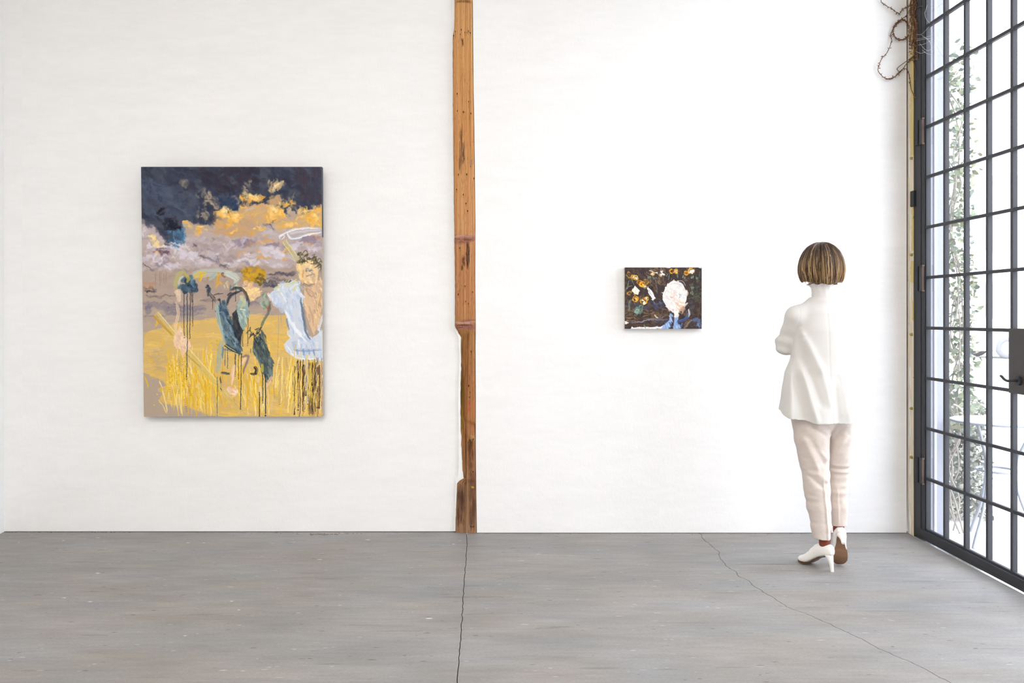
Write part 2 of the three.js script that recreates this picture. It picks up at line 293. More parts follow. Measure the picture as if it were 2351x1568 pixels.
// ------------------------------------------------------------------ old timber post set in the wall
{
  const L = [[-560, 1044], [0, 1043.6], [60, 1043], [80, 1039.8], [112, 1039], [241, 1039.6], [348, 1040.9], [453, 1041.7], [534, 1043], [668, 1044.4], [748, 1044.4], [764, 1052], [775, 1056], [820, 1056.5], [844, 1058], [888, 1055], [947, 1055], [982, 1057], [1041, 1057.5], [1079, 1060], [1099, 1063], [1105, 1054], [1111, 1048.7], [1182, 1046], [1226, 1045]];
  const R = POST_R;
  const left = table(L, 1), right = table(R, 1), split = table([[760, 1077], [800, 1074], [980, 1071], [1100, 1070.5], [1226, 1068]], 1);
  const D = 5.0, nu = 40, nv = 900, V0 = -558, V1 = 1226, pos = [], uv = [], index = [];
  const wn = (a, b, s) => noiseAt(nb, 256, 256, a * s, b) - 0.5;
  const relief = (u, v) => {
    let d = 0.0022 * wn(u, v / 90, 0.75) + 0.0012 * wn(u + 90, v / 25, 1.7);
    const a = left(v), b = right(v);
    d -= 0.012 * Math.pow(clamp(1 - (u - a) / 5), 2) + 0.012 * Math.pow(clamp(1 - (b - u) / 4), 2);           // worn arrises
    d += 0.006 * Math.exp(-(((v - 549) / 9) ** 2)) * (0.7 + 0.6 * wn(u, v / 6, 0.4)) + 0.008 * Math.exp(-(((v - 748) / 13) ** 2)) * (0.7 + 0.6 * wn(u + 40, v / 6, 0.4));
    if (v > 755) {
      const s = split(v), k = sstep(755, 778, v), low = sstep(1098, 1106, v);
      const groove = sstep(s + 1.5, s - 2.5, u) * k;
      d -= groove * lerp(0.02, 0.011, low) - groove * 0.004 * Math.sin((u - a) * 0.9) * k;
      d -= 0.008 * Math.exp(-(((u - s + 1) / 1.6) ** 2)) * k;
      const rgt = 1 - groove;
      d -= rgt * 0.012 * sstep(962, 972, v - (u - s) * 0.35) * (1 - sstep(978, 1000, v));                          // chopped notch
      d += rgt * 0.007 * Math.exp(-(((u - 1084) / 6) ** 2) - ((v - 1006) / 9) ** 2);                           // knot
      d -= rgt * 0.009 * sstep(1012, 1018, v) * (1 - sstep(1092, 1096, v)) * sstep(1084, 1078, u);
      d += rgt * 0.007 * Math.exp(-(((v - 1100) / 6) ** 2));
    }
    return d;
  };
  for (let j = 0; j <= nv; j++) {
    const v = lerp(V0, V1, j / nv), y = Math.max(0.001, EYE - (v - VPY) / FOCAL * D), a = left(v) + 0.7 * wn(1, v / 8, 1), b = right(v) + 0.7 * wn(7, v / 8, 1);
    for (let i = -1; i <= nu + 1; i++) {
      const t = clamp(i / nu), u = lerp(a, b, t), back = i < 0 || i > nu;
      pos.push((u - VPX) / FOCAL * D, y, back ? WALL_Z - 0.09 : -D + relief(u, v)); uv.push((u - 1036) / 62, 1 - (v - V0) / (V1 - V0));
    }
  }
  const n = nu + 3;
  for (let j = 0; j < nv; j++) for (let i = 0; i < n - 1; i++) { const p = j * n + i; index.push(p, p + n, p + n + 1, p, p + n + 1, p + 1); }
  const g = new THREE.BufferGeometry(); g.setAttribute('position', new THREE.BufferAttribute(new Float32Array(pos), 3)); g.setAttribute('uv', new THREE.BufferAttribute(new Float32Array(uv), 2)); g.setIndex(index); g.computeVertexNormals();
  // wood: grain, checks, nail holes and stains
  const c = document.createElement('canvas'); c.width = 310; c.height = 2048; const x = c.getContext('2d'); const keep = seed; seed = 77;
  const sx = 310 / 62, sy = 2048 / (V1 - V0); x.setTransform(sx, 0, 0, sy, -1036 * sx, -V0 * sy);
  const wood = [[-560, [198, 148, 96]], [60, [200, 148, 94]], [180, [198, 142, 88]], [300, [192, 134, 82]], [420, [192, 136, 86]], [520, [190, 136, 90]], [600, [178, 122, 80]], [700, [178, 122, 80]], [770, [158, 110, 64]], [850, [158, 106, 66]], [950, [166, 108, 66]], [1050, [148, 102, 68]], [1120, [140, 104, 78]], [1226, [150, 116, 90]]];
  const wr = [1, 2, 3].map((k) => table(wood.map(([v, q]) => [v, ...q]), k));
  for (let v = V0; v < V1; v += 2) { x.fillStyle = `rgb(${wr[0](v)},${wr[1](v)},${wr[2](v)})`; x.fillRect(1030, v, 72, 2.5); }
  const line = (u, v0, v1, col, w, wob = 1.2) => { x.strokeStyle = col; x.lineWidth = w; x.beginPath(); x.moveTo(u, v0); const ph = rr(0, 6), f = rr(0.008, 0.02); for (let v = v0; v <= v1; v += 8) x.lineTo(u + Math.sin(v * f + ph) * wob + Math.sin(v * 0.051 + ph) * 0.25, v); x.stroke(); };
  for (let i = 0; i < 620; i++) { const u = rr(1036, 1098), v = rr(V0 - 200, V1), len = rr(60, 420), d = rnd(); line(u, v, v + len, d < 0.62 ? `rgba(${rr(96, 140)},${rr(60, 88)},${rr(30, 48)},${rr(0.15, 0.45)})` : `rgba(${rr(215, 240)},${rr(168, 195)},${rr(112, 138)},${rr(0.15, 0.45)})`, rr(0.25, 0.8)); }
  for (let i = 0; i < 1500; i++) { x.fillStyle = rnd() < 0.6 ? `rgba(60,34,16,${rr(0.1, 0.45)})` : `rgba(225,180,120,${rr(0.1, 0.35)})`; x.fillRect(rr(1038, 1096), rr(V0, V1), rr(0.3, 0.8), rr(2, 12)); }
  const stain = (u, v, rx, ry, col, n = 26) => { for (let i = 0; i < n; i++) { x.fillStyle = col; x.beginPath(); x.ellipse(u + rr(-1, 1) * rx, v + rr(-1, 1) * ry, rx * rr(0.15, 0.5), ry * rr(0.15, 0.5), 0, 0, 7); x.fill(); } };
  stain(1058, 340, 4, 45, 'rgba(60,36,24,0.13)', 40); stain(1064, 352, 2.5, 22, 'rgba(40,24,16,0.25)'); stain(1074, 585, 3.5, 26, 'rgba(30,18,14,0.28)', 40); stain(1063, 605, 4, 14, 'rgba(45,26,18,0.24)', 30); stain(1062, 98, 2, 9, 'rgba(40,24,12,0.3)');
  stain(1066, 2, 18, 4, 'rgba(60,34,14,0.16)'); stain(1060, 860, 4, 70, 'rgba(70,46,16,0.15)', 60); stain(1062, 930, 4, 60, 'rgba(110,80,20,0.16)', 60); stain(1080, 1040, 6, 30, 'rgba(70,42,24,0.16)', 40);
  stain(1077, 935, 3, 16, 'rgba(186,84,62,0.3)', 24); stain(1057, 1160, 7, 40, 'rgba(72,52,38,0.18)', 60); stain(1084, 1150, 7, 60, 'rgba(80,52,40,0.14)', 70); stain(1084, 1119, 4, 2.5, 'rgba(214,170,50,0.5)', 16);
  for (const v of [[549, 12], [746, 15]]) { stain(1066, v[0], 24, v[1] * 0.75, 'rgba(140,88,78,0.2)', 70); stain(1066, v[0] - 6, 22, 3, 'rgba(190,158,136,0.3)', 26); for (let k = 0; k < 9; k++) { x.strokeStyle = 'rgba(50,28,24,0.75)'; x.lineWidth = 0.6; const u = rr(1042, 1075), q = v[0] + rr(-3, 7); x.beginPath(); x.moveTo(u, q); x.lineTo(u + rr(3, 9), q + rr(-1.5, 1.5)); x.lineTo(u + rr(9, 16), q + rr(-2, 3)); x.stroke(); } }
  stain(1085, 1006, 5, 6, 'rgba(170,140,100,0.4)', 26); stain(1085, 1008, 3, 4, 'rgba(50,30,18,0.4)', 12); stain(1083, 372, 4, 6, 'rgba(150,120,96,0.4)', 20);
  const holes = [[208, 270], [258, 255], [288, 278], [318, 268], [336, 283], [250, 293], [192, 303], [222, 803], [225, 950], [275, 960], [340, 973], [320, 870], [282, 1360], [338, 1425], [305, 1495], [233, 1497], [365, 1528]].map(([a, b]) => [990 + a / 3.733, b / 3.733]).concat([[298, 250], [312, 315], [245, 632], [290, 960], [295, 1090], [318, 1110], [218, 130], [275, 175], [250, 1430], [342, 1520], [232, 1030], [355, 1010]].map(([a, b]) => [990 + a / 3.733, 400 + b / 3.733]), [[1082, 807], [1076, 886], [1079, 901], [1078, 912], [1086, 1083], [1079, 1010]]);
  for (const [u, v] of holes) { x.fillStyle = 'rgba(18,10,8,0.92)'; x.beginPath(); x.ellipse(u, v, rr(0.7, 1.2), rr(1.4, 3), 0, 0, 7); x.fill(); line(u, v, v + rr(6, 22), 'rgba(40,22,12,0.5)', 0.6, 0.2); }
  x.fillStyle = 'rgba(24,14,10,0.85)'; x.fillRect(1080, 1209, 7, 1.2); x.fillRect(1079.5, 1206, 1.2, 4); x.fillRect(1087, 1207, 1.2, 4);
  seed = keep;
  const wm = new THREE.MeshPhysicalMaterial({ map: canvasTexture(c), roughness: 0.85, specularIntensity: 0.5 });
  const post = group('timber_post');
  tag(post, 'weathered brown timber post set into the white wall between the paintings', 'post');
  part('timber', g, wm, post);
  const nail = mat({ color: lin(0.05, 0.045, 0.04), roughness: 0.5, metalness: 0.6 });
  for (const [u, v] of [[1072, 75], [1079, 75], [1067, 258], [1081, 260], [1069, 468], [1069, 692], [1082, 807], [1079, 902]]) part('nail', new THREE.CylinderGeometry(0.0025, 0.0025, 0.012, 8).rotateX(Math.PI / 2).translate((u - VPX) / FOCAL * D, EYE - (v - VPY) / FOCAL * D, -D - 0.002), nail, post);
}

// ------------------------------------------------------------------ painting tools (flat print of the two canvases)
function easel(w, h) { const c = document.createElement('canvas'); c.width = w; c.height = h; return c.getContext('2d'); }
const css = ([r, g, b], a = 1, j = 0) => { const k = rr(-j, j); return `rgba(${clamp(r + k, 0, 255) | 0},${clamp(g + k, 0, 255) | 0},${clamp(b + k * 0.9, 0, 255) | 0},${a})`; };
const inside = (poly, x, y) => { let q = false; for (let i = 0, j = poly.length - 1; i < poly.length; j = i++) { const [a, b] = poly[i], [c, d] = poly[j]; if ((b > y) !== (d > y) && x < (c - a) * (y - b) / (d - b) + a) q = !q; } return q; };
const curvePts = (pts, n) => new THREE.SplineCurve(pts.map(([x, y]) => new THREE.Vector2(x, y))).getPoints(n).map((p) => [p.x, p.y]);
// one brush stroke: a bundle of bristle lines along a curve
function brush(x, pts, w, col, { a = 0.75, j = 16, n = 0, dry = 0.2, taper = true } = {}) {
  const c = curvePts(pts, Math.max(8, pts.length * 6)), count = n || Math.max(5, Math.round(w * 2.4)), N = c.length - 1;
  for (let b = 0; b < count; b++) {
    const o = rr(-0.5, 0.5) * w, edge = Math.abs(o) / (w * 0.5 + 1e-6), cut = taper ? dry * (0.4 + edge) : dry * 0.3, s0 = Math.floor(rr(0, cut) * N), s1 = N - Math.floor(rr(0, cut * 1.7) * N);
    x.strokeStyle = css(col, a * rr(0.45, 1), j); x.lineWidth = Math.max(0.45, w / count * rr(1, 2.6)); x.lineCap = rnd() < 0.5 ? 'butt' : 'round'; x.beginPath();
    for (let i = s0; i <= s1; i++) {
      const p = c[i], q = c[Math.min(i + 1, N)], r = c[Math.max(i - 1, 0)], l = Math.hypot(q[0] - r[0], q[1] - r[1]) || 1, k = taper ? lerp(1, 0.72, Math.abs(i / N - 0.4) * 1.6) : 1;
      const px = p[0] - (q[1] - r[1]) / l * o * k, py = p[1] + (q[0] - r[0]) / l * o * k; i === s0 ? x.moveTo(px, py) : x.lineTo(px, py);
    }
    x.stroke();
  }
}
// drag the wet paint about: every pixel is taken from a place nearby, along noise
function smear(x, w, h, reach, scale, s0, drag = 0) {
  const src = x.getImageData(0, 0, w, h), out = x.createImageData(w, h), a = src.data, o = out.data, n1 = grid(64, 64, s0), n2 = grid(64, 64, s0 + 1);
  for (let y = 0; y < h; y++) for (let q = 0; q < w; q++) {
    const f = noiseAt(n1, 64, 64, q / scale, y / scale) - 0.5, g = noiseAt(n2, 64, 64, q / scale + 7, y / scale) - 0.5, f2 = noiseAt(n2, 64, 64, q / scale * 3.7, y / scale * 3.7) - 0.5, g2 = noiseAt(n1, 64, 64, q / scale * 3.7 + 3, y / scale * 3.7) - 0.5;
    const dx = reach * (f * 2 + f2 * 0.8), dy = reach * (g * 2 + g2 * 0.8); let r = 0, gr = 0, b = 0, m = drag ? 5 : 1;
    for (let k = 0; k < m; k++) { const t = drag * (k / 4 - 0.5), ax = clamp(Math.round(q + dx + f * t * 2), 0, w - 1), ay = clamp(Math.round(y + dy + g * t * 2), 0, h - 1), i = (ay * w + ax) * 4; r += a[i]; gr += a[i + 1]; b += a[i + 2]; }
    const i = (y * w + q) * 4; o[i] = r / m; o[i + 1] = gr / m; o[i + 2] = b / m; o[i + 3] = 255;
  }
  x.putImageData(out, 0, 0);
}
// fill an outline with many short strokes
function wash(x, poly, cols, { n = 60, len = 22, w = 6, ang = 0, spread = 0.6, a = 0.6, j = 14, base = true } = {}) {
  if (base) { x.fillStyle = css(cols[0], 0.85); x.beginPath(); poly.forEach(([p, q], i) => (i ? x.lineTo(p + rr(-1, 1), q + rr(-1, 1)) : x.moveTo(p, q))); x.fill(); }
  const xs = poly.map((p) => p[0]), ys = poly.map((p) => p[1]), x0 = Math.min(...xs), x1 = Math.max(...xs), y0 = Math.min(...ys), y1 = Math.max(...ys);
  for (let i = 0, guard = 0; i < n && guard < n * 20; guard++) {
    const px = rr(x0, x1), py = rr(y0, y1); if (!inside(poly, px, py)) continue; i++;
    const t = ang + rr(-spread, spread), l = len * rr(0.4, 1), b = rr(-0.3, 0.3) * l;
    brush(x, [[px - Math.cos(t) * l / 2, py - Math.sin(t) * l / 2], [px - Math.sin(t) * b * 0.4, py + Math.cos(t) * b * 0.4], [px + Math.cos(t) * l / 2, py + Math.sin(t) * l / 2]], w * rr(0.5, 1.1), cols[Math.floor(rnd() * cols.length)], { a, j });
  }
}
// cauliflower blob made of overlapping dabs
function puff(x, cx, cy, rx, ry, cols, n = 40, s = 0.35) {
  for (let i = 0; i < n; i++) { const t = rr(0, 7), r = Math.sqrt(rnd()), px = cx + Math.cos(t) * r * rx, py = cy + Math.sin(t) * r * ry, q = s * rr(0.4, 1); x.fillStyle = css(cols[Math.floor(rnd() * cols.length)], rr(0.45, 0.9), 10); x.beginPath(); x.ellipse(px, py, rx * q, ry * q, rr(-0.6, 0.6), 0, 7); x.fill(); }
}
function drip(x, u, v0, v1, col, w = 1.3) { x.strokeStyle = css(col, 0.9); x.lineWidth = w; x.lineCap = 'round'; x.beginPath(); x.moveTo(u, v0); let q = u; for (let v = v0; v < v1; v += 6) { q += rr(-0.35, 0.35); x.lineTo(q, v); } x.stroke(); x.beginPath(); x.fillStyle = css(col, 0.9); x.arc(q, v1, w * 0.8, 0, 7); x.fill(); }
function relief(ctx, w, h, k = 1) {          // paint thickness: raised where strokes differ from their neighbours
  const d = ctx.getImageData(0, 0, w, h).data, L = new Float32Array(w * h); for (let i = 0; i < L.length; i++) L[i] = (d[i * 4] + d[i * 4 + 1] + d[i * 4 + 2]) / 3;
  return dataTexture(w, h, (x, y) => { const yy = h - 1 - y, i = yy * w + x, m = (L[yy * w + Math.max(0, x - 3)] + L[yy * w + Math.min(w - 1, x + 3)] + L[Math.max(0, yy - 3) * w + x] + L[Math.min(h - 1, yy + 3) * w + x]) / 4, weave = 8 * ((x >> 1) & 1) + 8 * ((y >> 1) & 1), v = clamp(120 + k * (L[i] - m) * 1.6 + weave, 0, 255); return [v, v, v]; });
}

// ------------------------------------------------------------------ large painting: field, clouds and loose figures
{
  const S = 2, W = 832, H = 1146, x = easel(W, H), keep = seed; seed = 4242;
  const k = 7 / 573;
  x.setTransform(S, 0, -S * k, S, -S * 324 + S * k * 384, -S * 384);
  const T = (pts) => pts.map(([a, b]) => [300 + a / 4.9, 360 + b / 4.9]), B = (pts) => pts.map(([a, b]) => [300 + a / 4.9, 660 + b / 4.9]);
  const t1 = (a, b) => T([[a, b]])[0], b1 = (a, b) => B([[a, b]])[0];
  const LINEN = [180, 161, 143];
  x.fillStyle = css(LINEN); x.fillRect(310, 370, 450, 610);
  for (let i = 0; i < 2600; i++) { x.fillStyle = rnd() < 0.5 ? 'rgba(120,100,84,0.16)' : 'rgba(215,198,180,0.18)'; rnd() < 0.5 ? x.fillRect(rr(320, 745), rr(380, 960), rr(2, 10), 0.5) : x.fillRect(rr(320, 745), rr(380, 960), 0.5, rr(2, 10)); }
  // lower sky of mauve cloud
  wash(x, T([[115, 690], [300, 800], [480, 1020], [640, 870], [900, 820], [1200, 800], [1700, 760], [2180, 600], [2180, 1270], [1500, 1230], [1000, 1250], [600, 1290], [115, 1290]]), [[186, 170, 166], [194, 184, 190], [176, 158, 150], [200, 190, 198], [168, 154, 160]], { n: 260, len: 34, w: 11, ang: 0.15, spread: 0.8, a: 0.5, j: 8 });
  // night-blue upper sky
  const sky = T([[100, 100], [2190, 100], [2190, 560], [2060, 520], [1990, 600], [1930, 560], [1860, 640], [1800, 560], [1720, 600], [1690, 500], [1560, 560], [1480, 520], [1300, 560], [1180, 600], [1010, 640], [930, 700], [900, 780], [760, 740], [600, 720], [610, 900], [510, 1030], [440, 950], [330, 880], [300, 830], [250, 760], [130, 690], [100, 690]]);
  wash(x, sky, [[56, 62, 80], [50, 55, 73], [64, 72, 92], [46, 48, 64]], { n: 320, len: 46, w: 15, ang: 0.6, spread: 0.7, a: 0.45, j: 6 });
  wash(x, T([[140, 400], [600, 330], [760, 500], [700, 680], [400, 700], [140, 620]]), [[76, 86, 104], [66, 76, 96], [86, 96, 112]], { n: 80, len: 34, w: 12, ang: 0.7, a: 0.35, base: false });
  wash(x, T([[130, 200], [420, 280], [380, 460], [130, 420]]), [[84, 96, 116], [62, 72, 92]], { n: 34, len: 34, w: 9, ang: 0.8, a: 0.3, base: false });
  wash(x, T([[760, 130], [1500, 130], [1400, 380], [1000, 420], [820, 320]]), [[50, 45, 58], [44, 42, 56], [58, 50, 62]], { n: 80, len: 34, w: 13, ang: 0.3, a: 0.4, base: false });
  wash(x, T([[1850, 130], [2150, 130], [2150, 540], [1960, 520], [1880, 420]]), [[56, 52, 66], [62, 58, 72], [70, 58, 70]], { n: 60, len: 32, w: 10, ang: 1.4, a: 0.4, base: false });
  wash(x, T([[1000, 440], [1180, 430], [1260, 560], [1120, 620], [1010, 590]]), [[34, 56, 88], [44, 62, 92]], { n: 40, len: 20, w: 8, a: 0.5, base: false });
  wash(x, T([[400, 840], [610, 800], [630, 950], [520, 1040], [450, 960]]), [[76, 128, 166], [62, 106, 142], [96, 146, 178]], { n: 50, len: 18, w: 6, ang: 1.3, a: 0.6, base: false });
  for (const [a, b, rx, ry] of [[460, 730, 70, 50], [500, 800, 70, 45], [430, 790, 60, 40], [360, 620, 40, 50]]) puff(x, ...t1(a, b), rx / 4.9, ry / 4.9, [[36, 38, 50], [44, 44, 58], [30, 32, 44]], 26, 0.4);
  // bare linen scraped through
  const scrub = (pts, cols, o = {}) => wash(x, T(pts), cols, { n: 18, len: 12, w: 5, ang: 1.2, spread: 0.5, a: 0.6, base: false, ...o });
  scrub([[570, 260], [640, 260], [650, 310], [600, 350]], [[150, 138, 120], [120, 116, 112]], { n: 10 });
  scrub([[700, 400], [840, 370], [870, 440], [760, 470]], [[140, 128, 114], [104, 106, 108]], { n: 14 });
  scrub([[850, 400], [900, 390], [1000, 470], [990, 570], [930, 600], [860, 600], [840, 520]], [[176, 156, 130], [188, 168, 140]], { n: 40 });
  scrub([[740, 620], [850, 560], [900, 640], [860, 740], [790, 700]], [[170, 152, 128], [148, 136, 120]], { n: 26 });
  scrub([[1290, 290], [1380, 260], [1350, 330], [1300, 350]], [[120, 122, 116], [150, 140, 116]], { n: 8 });
  scrub([[1260, 370], [1310, 360], [1310, 440], [1270, 440]], [[176, 158, 134]], { n: 8 });
  scrub([[1740, 480], [1860, 430], [1860, 560], [1760, 540]], [[172, 154, 132], [140, 130, 118]], { n: 16 });
  scrub([[1870, 620], [1920, 530], [1980, 620], [1900, 720]], [[168, 150, 128], [184, 164, 138]], { n: 20 });
  scrub([[1170, 460], [1210, 470], [1240, 570], [1200, 560]], [[170, 152, 134]], { n: 8 });
  // warm cloud masses
  wash(x, T([[1250, 560], [1500, 520], [1700, 560], [1740, 680], [1600, 760], [1350, 720], [1240, 640]]), [[206, 166, 116], [226, 178, 98], [196, 164, 138]], { n: 70, len: 18, w: 8, ang: -0.3, a: 0.6 });
  wash(x, T([[950, 700], [1250, 640], [1450, 760], [1400, 900], [1150, 910], [930, 860]]), [[196, 160, 120], [184, 158, 140], [214, 168, 100]], { n: 70, len: 20, w: 8, ang: 0.4, a: 0.55 });
  wash(x, T([[1620, 740], [1900, 680], [2180, 560], [2180, 790], [1900, 800], [1700, 800]]), [[206, 168, 116], [226, 182, 100], [188, 160, 140]], { n: 70, len: 20, w: 8, ang: -0.2, a: 0.55 });
  wash(x, T([[1560, 440], [1690, 430], [1720, 520], [1600, 560]]), [[200, 162, 112], [184, 154, 128]], { n: 24, len: 14, w: 6, a: 0.6 });
  const GOLD = [[246, 196, 104], [238, 178, 76], [252, 218, 148], [234, 168, 66]];
  for (const [a, b, rx, ry, n] of [[1300, 470, 70, 34, 22], [1400, 455, 90, 40, 26], [1460, 480, 50, 34, 16], [1060, 630, 80, 44, 26], [1000, 660, 60, 34, 20], [1150, 690, 70, 70, 28], [1200, 620, 50, 26, 14], [1110, 770, 44, 30, 14], [1640, 620, 80, 50, 24], [1600, 690, 70, 40, 20], [1700, 640, 40, 50, 14], [630, 745, 34, 26, 14], [665, 775, 28, 20, 8], [790, 800, 50, 30, 18], [770, 850, 50, 24, 12], [850, 840, 30, 20, 8], [1780, 750, 90, 34, 22], [2030, 720, 60, 50, 18], [2110, 600, 44, 50, 16], [1825, 530, 26, 46, 12], [2120, 690, 40, 40, 12]]) puff(x, ...t1(a, b), rx / 4.9, ry / 4.9, GOLD, n, 0.42);
  for (const [a, b, rx, ry] of [[1090, 600, 60, 18], [1380, 430, 90, 16], [1320, 440, 50, 14], [1040, 610, 50, 16], [800, 790, 34, 16], [1620, 590, 50, 20]]) puff(x, ...t1(a, b), rx / 4.9, ry / 4.9, [[254, 232, 176], [252, 222, 152]], 12, 0.4);
  puff(x, ...t1(940, 690), 5, 4, [[228, 152, 52]], 8); puff(x, ...t1(1060, 790), 12, 4, [[230, 160, 62]], 10); puff(x, ...t1(1320, 540), 13, 8, [[196, 154, 118], [206, 166, 124]], 16);
  scrub([[1550, 270], [1640, 280], [1720, 270], [1700, 370], [1600, 410], [1550, 380]], [[214, 182, 132], [226, 196, 146], [196, 166, 128]], { n: 34, w: 6 });
  brush(x, T([[1610, 400], [1650, 330], [1700, 280]]), 6, [252, 224, 164]); brush(x, T([[1420, 560], [1500, 500], [1560, 470], [1640, 440]]), 3, [60, 62, 78]); brush(x, T([[1420, 530], [1500, 490]]), 4, [64, 64, 76]);
  brush(x, T([[1300, 600], [1360, 600], [1420, 570]]), 5, [198, 194, 204]); brush(x, T([[1720, 660], [1760, 660], [1830, 590]]), 1.6, [250, 220, 160]);
  brush(x, T([[1730, 560], [1750, 620], [1780, 600]]), 9, [52, 62, 84]); brush(x, T([[790, 690], [850, 730], [910, 750]]), 7, [58, 68, 86]); brush(x, T([[920, 720], [980, 700], [1040, 720]]), 5, [86, 84, 98]);
  // detail in the mauve clouds
  const HI = [[212, 204, 212], [204, 194, 204], [220, 214, 220]];
  for (const [a, b, rx, ry, n] of [[600, 1060, 110, 60, 24], [700, 1120, 80, 60, 18], [830, 1190, 110, 40, 20], [250, 1020, 90, 50, 18], [300, 1130, 120, 60, 24], [1600, 1080, 130, 60, 26], [1400, 1180, 160, 40, 22], [2080, 1010, 70, 80, 18], [1200, 1190, 100, 40, 14], [460, 1220, 90, 50, 14], [170, 850, 50, 60, 12], [1100, 1000, 120, 40, 14]]) puff(x, ...t1(a, b), rx / 4.9, ry / 4.9, HI, n, 0.36);
  const MID = [[168, 152, 150], [180, 164, 158], [158, 146, 156]];
  for (const [a, b, rx, ry, n] of [[1080, 1110, 120, 60, 24], [960, 1020, 120, 50, 18], [400, 1180, 90, 40, 14], [780, 1010, 90, 60, 18], [1850, 1000, 100, 50, 16], [230, 1240, 90, 40, 12], [1560, 780, 80, 40, 14], [1360, 1060, 90, 30, 10]]) puff(x, ...t1(a, b), rx / 4.9, ry / 4.9, MID, n, 0.38);
  for (const q of [[[1160, 940], [1260, 1000], [1360, 1000], [1400, 930]], [[1510, 1000], [1600, 960], [1680, 940], [1660, 1010]], [[1880, 930], [2000, 890], [2140, 880], [2120, 970], [1960, 970]]]) wash(x, T(q), [[142, 124, 140], [156, 138, 152]], { n: 16, len: 14, w: 6, a: 0.6 });
  for (const q of [[[760, 1095], [860, 1140], [950, 1190], [980, 1140]], [[970, 1110], [1010, 1190], [1090, 1240], [1080, 1270]], [[1000, 1210], [1110, 1215]], [[140, 1210], [200, 1250], [250, 1290]], [[700, 990], [760, 1000]], [[1500, 740], [1580, 760], [1640, 830]], [[1600, 740], [1640, 700]]]) brush(x, T(q), 4, [84, 78, 94], { a: 0.7 });
  for (const q of [[[1300, 1000], [1360, 970], [1400, 950]], [[1200, 1120], [1260, 1080], [1340, 1090]], [[1420, 1100], [1460, 1140], [1540, 1140]], [[1400, 1140], [1500, 1130], [1580, 1120]], [[1280, 800], [1350, 840], [1420, 880]], [[1480, 960], [1540, 920], [1640, 940]], [[1480, 900], [1530, 880]], [[270, 1070], [340, 1110]], [[1980, 870], [2080, 880]], [[1040, 870], [1180, 860]]]) brush(x, T(q), 4, [234, 164, 72], { a: 0.75 });
  for (const [a, b, rx, ry] of [[330, 1050, 90, 26], [370, 1080, 60, 26]]) puff(x, ...t1(a, b), rx / 4.9, ry / 4.9, [[92, 68, 80], [108, 84, 96]], 22, 0.4);
  for (const [a, b] of [[240, 915], [300, 960], [340, 990], [270, 970]]) puff(x, ...t1(a, b), 8, 5, [[250, 226, 160], [246, 214, 136]], 12, 0.5);
  puff(x, ...t1(930, 920), 8, 4, [[120, 128, 120], [136, 140, 130]], 12);
  for (let q = 0; q < 26; q++) { const a = rr(980, 2120), b = 520 + (a < 1250 ? 140 : 60) + rr(-60, 240); puff(x, ...t1(a, b), rr(5, 11), rr(3, 6), [[252, 214, 138], [244, 190, 92], [238, 176, 70]], 8, 0.5); }
  for (let q = 0; q < 22; q++) { const a = rr(140, 2140), b = rr(960, 1240); puff(x, ...t1(a, b), rr(7, 16), rr(4, 8), q % 3 ? [[214, 206, 214], [206, 196, 206]] : [[150, 136, 150], [162, 148, 156]], 9, 0.5); }
  for (let q = 0; q < 10; q++) { const a = rr(1150, 2100), b = rr(840, 1160); brush(x, T([[a, b], [a + rr(30, 80), b + rr(-30, 20)], [a + rr(80, 150), b + rr(-20, 40)]]), rr(2, 5), [238, 172, 84], { a: 0.7 }); }
  // plain beyond: pinkish ground with slate bands
  wash(x, T([[115, 1280], [600, 1290], [1000, 1250], [1500, 1230], [2180, 1270], [2180, 1700], [115, 1700]]), [[174, 153, 140], [182, 162, 148], [164, 144, 134]], { n: 130, len: 40, w: 9, ang: 0, spread: 0.12, a: 0.4, j: 8 });
  wash(x, B([[130, 60], [900, 60], [1400, 120], [1800, 200], [1800, 330], [130, 420]]), [[174, 154, 142], [186, 166, 150], [166, 146, 138]], { n: 90, len: 40, w: 9, ang: 0, spread: 0.12, a: 0.4, base: false });
  for (const [q, w, col] of [[[[1540, 1330], [1700, 1320], [1870, 1330]], 8, [80, 76, 94]], [[[1480, 1420], [1700, 1425], [1860, 1410]], 12, [66, 66, 84]], [[[1140, 1290], [1250, 1285], [1330, 1300]], 5, [110, 106, 120]], [[[470, 1280], [700, 1290]], 4, [136, 126, 132]], [[[140, 1505], [220, 1495], [290, 1510]], 8, [56, 52, 60]], [[[140, 1550], [400, 1560], [520, 1540]], 3, [108, 96, 98]], [[[1640, 1300], [1760, 1310], [1880, 1300]], 5, [84, 78, 92]], [[[1540, 1370], [1680, 1380], [1800, 1400]], 4, [96, 90, 102]]]) brush(x, T(q), w, col, { a: 0.75 });
  for (const [q, w, col] of [[[[150, 200], [300, 190], [520, 200], [700, 210]], 10, [118, 112, 132]], [[[150, 260], [250, 240]], 16, [116, 112, 132]], [[[380, 250], [600, 240], [860, 240]], 16, [120, 114, 134]], [[[400, 290], [600, 300], [840, 290]], 8, [124, 118, 136]], [[[150, 315], [260, 320], [400, 310]], 6, [128, 122, 138]], [[[160, 80], [400, 90], [500, 70]], 2, [120, 104, 102]], [[[1250, 190], [1400, 185], [1480, 200]], 10, [122, 114, 134]], [[[1330, 120], [1480, 130]], 5, [120, 114, 132]], [[[780, 150], [900, 160], [1000, 130]], 4, [104, 98, 108]]]) brush(x, B(q), w, col, { a: 0.6 });
  for (let i = 0; i < 16; i++) { const [u, v] = t1(rr(140, 250), rr(1410, 1480)); x.fillStyle = css([218, 128, 78], 0.5); x.fillRect(u, v, rr(2, 8), rr(1, 4)); }
  smear(x, W, H, 9, 26, 71, 14); smear(x, W, H, 3, 9, 73, 5);
